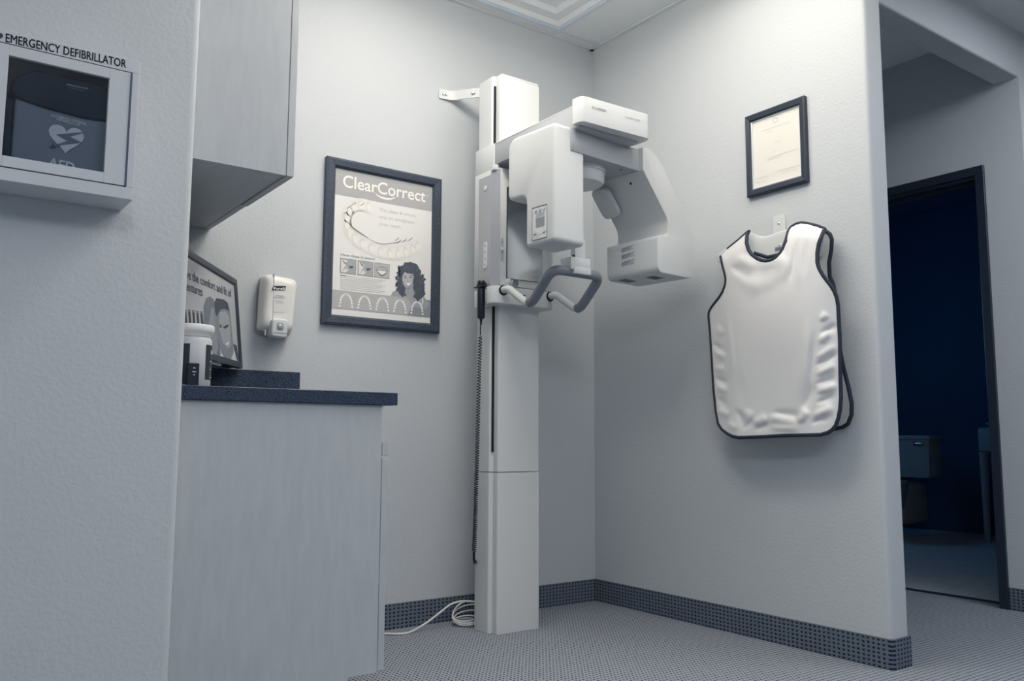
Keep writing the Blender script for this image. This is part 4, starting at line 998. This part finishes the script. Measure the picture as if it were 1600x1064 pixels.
def ridge(x, y, a, b, w, amp):
    ax, ay = a; bx, by = b; vx, vy = bx-ax, by-ay; L2 = vx*vx+vy*vy; t = ((x-ax)*vx+(y-ay)*vy)/L2
    tc_ = min(1, max(0, t)); dx, dy = x-ax-vx*tc_, y-ay-vy*tc_
    e_ = math.exp(-((t-0.5)/0.42)**4); w = w*(0.65+0.7*tc_)
    return amp*math.exp(-(dx*dx+dy*dy)/(w*w))*e_
RID = [((1150, 402), (1185, 418), 8, 0.010), ((1185, 418), (1230, 400), 9, 0.009), ((1143, 415), (1175, 440), 6, -0.008), ((1150, 425), (1190, 455), 10, 0.009), ((1190, 455), (1235, 400), 11, 0.006),
       ((1240, 372), (1225, 440), 4, 0.006), ((1254, 372), (1248, 450), 4, 0.005), ((1268, 375), (1262, 440), 3.5, 0.004), ((1247, 372), (1236, 440), 3, -0.005), ((1261, 375), (1256, 430), 3, -0.004),
       ((1135, 480), (1155, 600), 7, 0.006), ((1143, 500), (1162, 640), 5, -0.005), ((1120, 510), (1130, 525), 5, 0.005), ((1115, 535), (1131, 549), 4, -0.006), ((1118, 550), (1135, 560), 4, 0.006), ((1118, 575), (1133, 578), 4, 0.006), ((1118, 590), (1138, 600), 4, -0.007), ((1120, 604), (1138, 612), 4, 0.006), ((1122, 622), (1136, 632), 4, -0.006), ((1122, 640), (1140, 650), 5, 0.008),
       ((1262, 500), (1255, 620), 6, 0.006), ((1272, 520), (1262, 640), 4, -0.006), ((1282, 500), (1292, 490), 4, 0.006), ((1282, 522), (1308, 508), 4, -0.007), ((1280, 535), (1296, 518), 4, 0.007), ((1276, 560), (1306, 540), 4, 0.006), ((1274, 572), (1308, 552), 3.5, -0.007), ((1276, 585), (1306, 570), 4, 0.007), ((1274, 600), (1308, 590), 4, -0.006), ((1276, 612), (1308, 602), 4, 0.007), ((1276, 630), (1306, 618), 4, -0.006), ((1272, 650), (1303, 636), 5, 0.008), ((1268, 662), (1295, 650), 4, -0.006),
       ((1165, 665), (1172, 640), 5, 0.007), ((1152, 640), (1166, 665), 5, -0.008), ((1160, 672), (1178, 655), 4, -0.006), ((1178, 662), (1200, 652), 5, 0.009), ((1200, 652), (1250, 660), 6, 0.008), ((1180, 672), (1205, 662), 4, -0.007), ((1205, 668), (1250, 670), 4, 0.005), ((1210, 644), (1252, 651), 5, -0.006), ((1255, 640), (1275, 600), 6, -0.006), ((1248, 660), (1262, 640), 5, 0.008), ((1140, 660), (1150, 672), 4, 0.006)]
def shoulder_y(x):
    S_ = [(1120, 402), (1126, 398), (1170, 361.5), (1172, 361), (1230, 361), (1236.5, 355), (1250, 349), (1260, 349.3), (1289, 358), (1310, 364)]
    for (a, b), (c, d_) in zip(S_[:-1], S_[1:]):
        if a <= x <= c: return b+(d_-b)*(x-a)/(c-a)
    return 361
def depth(x, y):
    t = (y-340)/345; cx = (x-1210)/100
    d = 0.105 + 0.035*math.exp(-((y-470)/120)**2)*(1-min(1, cx*cx)) + 0.018*math.exp(-(cx*1.1)**4)
    sm = min(1, max(0, (y-395)/110)); sm = sm*sm*(3-2*sm)
    d -= sm*0.03*max(0, abs(cx)-0.55)*(1 if cx < 0 else 0.7)
    sy = shoulder_y(x); ds = max(0, y-sy)
    d -= (0.045 if x < 1175 or x > 1228 else 0.0)*math.exp(-(ds/9)**1.5)
    for a, b, w, am in RID: d += (1.15 if a[0] > 1200 and y > 480 else 0.85)*ridge(x, y, a, b, w*1.15, am)
    return d
def lerp_outline(pts, step):
    out = []
    for i in range(len(pts)):
        a, b = pts[i], pts[(i+1) % len(pts)]; n = max(1, round(math.hypot(b[0]-a[0], b[1]-a[1])/step))
        out += [(a[0]+(b[0]-a[0])*k/n, a[1]+(b[1]-a[1])*k/n) for k in range(n)]
    return out
def inside(x, y, P):
    c = False; n = len(P)
    for i in range(n):
        x1, y1 = P[i]; x2, y2 = P[i-1]
        if (y1 > y) != (y2 > y) and x < (x2-x1)*(y-y1)/(y2-y1)+x1: c = not c
    return c
def edge_d(x, y, P): return min((x-a)**2+(y-b)**2 for a, b in P)
def cloth(outl, dfun, name, parent, step=3.0, thick=0.006):
    OL = lerp_outline(outl, step); pts = [Vector(p) for p in OL]; n = len(pts)
    xs_ = [p[0] for p in outl]; ys_ = [p[1] for p in outl]; y = min(ys_); row = 0
    while y < max(ys_):
        x = min(xs_) + (step/2 if row % 2 else 0)
        while x < max(xs_):
            if inside(x, y, OL) and edge_d(x, y, OL) > (step*0.6)**2: pts.append(Vector((x, y)))
            x += step
        y += step*0.9; row += 1
    r = delaunay_2d_cdt(pts, [(i, (i+1) % n) for i in range(n)], [], 1, 1e-4)
    V2, F2_ = r[0], r[2]
    vs = [PX(-dfun(v.x, v.y)).at(v.x, v.y) for v in V2]
    mb = MB().use(M_AP).raw(vs, [list(f) for f in F2_]); o = mb.build(name, parent, smooth=180)
    m = o.modifiers.new('s', 'SOLIDIFY'); m.thickness = thick; m.offset = 0
    return o, [PX(-dfun(x, y)).at(x, y) for x, y in OL]
fo, fl_ = cloth(front, depth, 'front_panel', ap)
def band(path, name, parent, w=0.0072, closed=True):
    MB().use(M_TRIM).tube(path, w, 8, closed).build(name, parent, smooth=70)
band(fl_, 'binding', fo)
backo = [(1262, 352), (1289, 360), (1297, 366), (1300, 374), (1299, 390), (1295.5, 410), (1296.5, 432), (1302, 444), (1307, 470), (1309, 500), (1311, 540), (1318, 575), (1326, 605), (1331, 630), (1330.5, 648), (1325, 662), (1317, 667.5), (1300, 671), (1240, 673), (1170, 676), (1150, 672), (1138, 655), (1130, 600), (1124, 520), (1126, 490), (1143, 460), (1147, 435), (1140, 410), (1150, 395), (1170, 385), (1180, 396), (1200, 402), (1225, 396), (1240, 378), (1248, 358)]
def bdepth(x, y):
    d = 0.045 + 0.01*math.sin(x/9.0+y/40.0)*min(1, max(0, (y-400)/60))
    return max(0.016, d - 0.012*max(0, (y-560)/110))
bo, bl_ = cloth(backo, bdepth, 'back_panel', ap, 4.0, 0.005)
band(bl_, 'binding', bo)

# ================================================================== RESTROOM FIXTURES
CER = mat('glazed_ceramic', '8c959f', 0.25)
to = thing('toilet', 'pale toilet standing in the dark restroom beyond the doorway', 'toilet', (3.9, 0.34, 0))
TX = 3.75
p0 = Plane((TX, 0, 0), (-1, 0, 0)); ty0 = p0.at(1452, 700).y; tz1 = p0.at(1452, 681).z; tz0 = p0.at(1447, 747).z
mb = MB().use(CER)
prism(mb, fillet([(ty0+0.012, tz0), (ty0, tz1-0.03), (ty0+0.5, tz1-0.03), (ty0+0.488, tz0)], [0.03, 0.004, 0.004, 0.03], 4), lambda a, b, d: (d, a, b), TX, TX+0.2, 0.015, 3)
tank = mb.build('tank', to, smooth=45)
MB().use(CER).box((TX-0.012, ty0-0.012, tz1-0.03), (TX+0.21, ty0+0.512, tz1+0.004), 0.01, 3).build('tank_lid', to, smooth=45)
lv = p0.at(1431, 693)
MB().use(CHROME).lathe((TX, lv.y, lv.z), [(0.016, 0), (0.016, 0.012)], 14, (-1, 0, 0)).tube([(TX-0.012, lv.y, lv.z), (TX-0.018, lv.y-0.02, lv.z), (TX-0.02, lv.y-0.075, lv.z-0.002)], 0.008, 8).build('flush_lever', tank, smooth=50)
cyt = ty0+0.25
mb = MB().use(CER); R_ = []
for (z, rx, ry, cx) in ((0.003, 0.16, 0.10, 3.52), (0.06, 0.15, 0.095, 3.52), (0.2, 0.17, 0.12, 3.5), (0.33, 0.23, 0.175, 3.46), (0.40, 0.25, 0.185, 3.45)):
    R_.append([Vector((cx+rx*math.cos(2*PI*k/28), cyt+ry*math.sin(2*PI*k/28), z)) for k in range(28)])
loft(mb, R_); mb.box((3.58, cyt-0.11, 0.1), (3.97, cyt+0.11, 0.42), 0.04, 3); mb.build('bowl', to, smooth=50)
MB().use(CER).lathe((3.45, cyt, 0.402), [(0.24, 0), (0.25, 0.01), (0.25, 0.03), (0.23, 0.04)], 32, sx=1.02, sy=0.77).build('seat_lid', to, smooth=50)
sk = thing('wall_sink', 'wall-hung sink with chrome tap just inside the restroom doorway', 'sink', (3.9, -0.05, 0))
SX = 3.85; ps = Plane((SX, 0, 0), (-1, 0, 0)); a = ps.at(1526, 668); b = ps.at(1526, 706)
mb = MB().use(CER).box((SX, a.y-0.5, b.z), (SX+0.45, a.y, a.z), 0.02, 3); mb.build('basin', sk, smooth=45)
lg0, lg1 = ps.at(1534, 706), ps.at(1537.5, 842)
MB().use(CER).tube([(SX+0.03, lg0.y, lg0.z), (SX+0.06, lg1.y, 0.003)], [0.032, 0.022], 14).build('leg', sk, smooth=50)
MB().use(CER).tube([(SX+0.03, a.y-0.42, lg0.z), (SX+0.06, a.y-0.42, 0.003)], [0.032, 0.022], 14).build('leg', sk, smooth=50)
fa = ps.at(1530, 657)
MB().use(CHROME).tube([(SX+0.2, fa.y-0.02, a.z-0.01), (SX+0.2, fa.y-0.02, fa.z), (SX+0.12, fa.y-0.02, fa.z+0.01), (SX+0.08, fa.y-0.02, fa.z-0.02)], 0.014, 10).build('tap', sk, smooth=50)
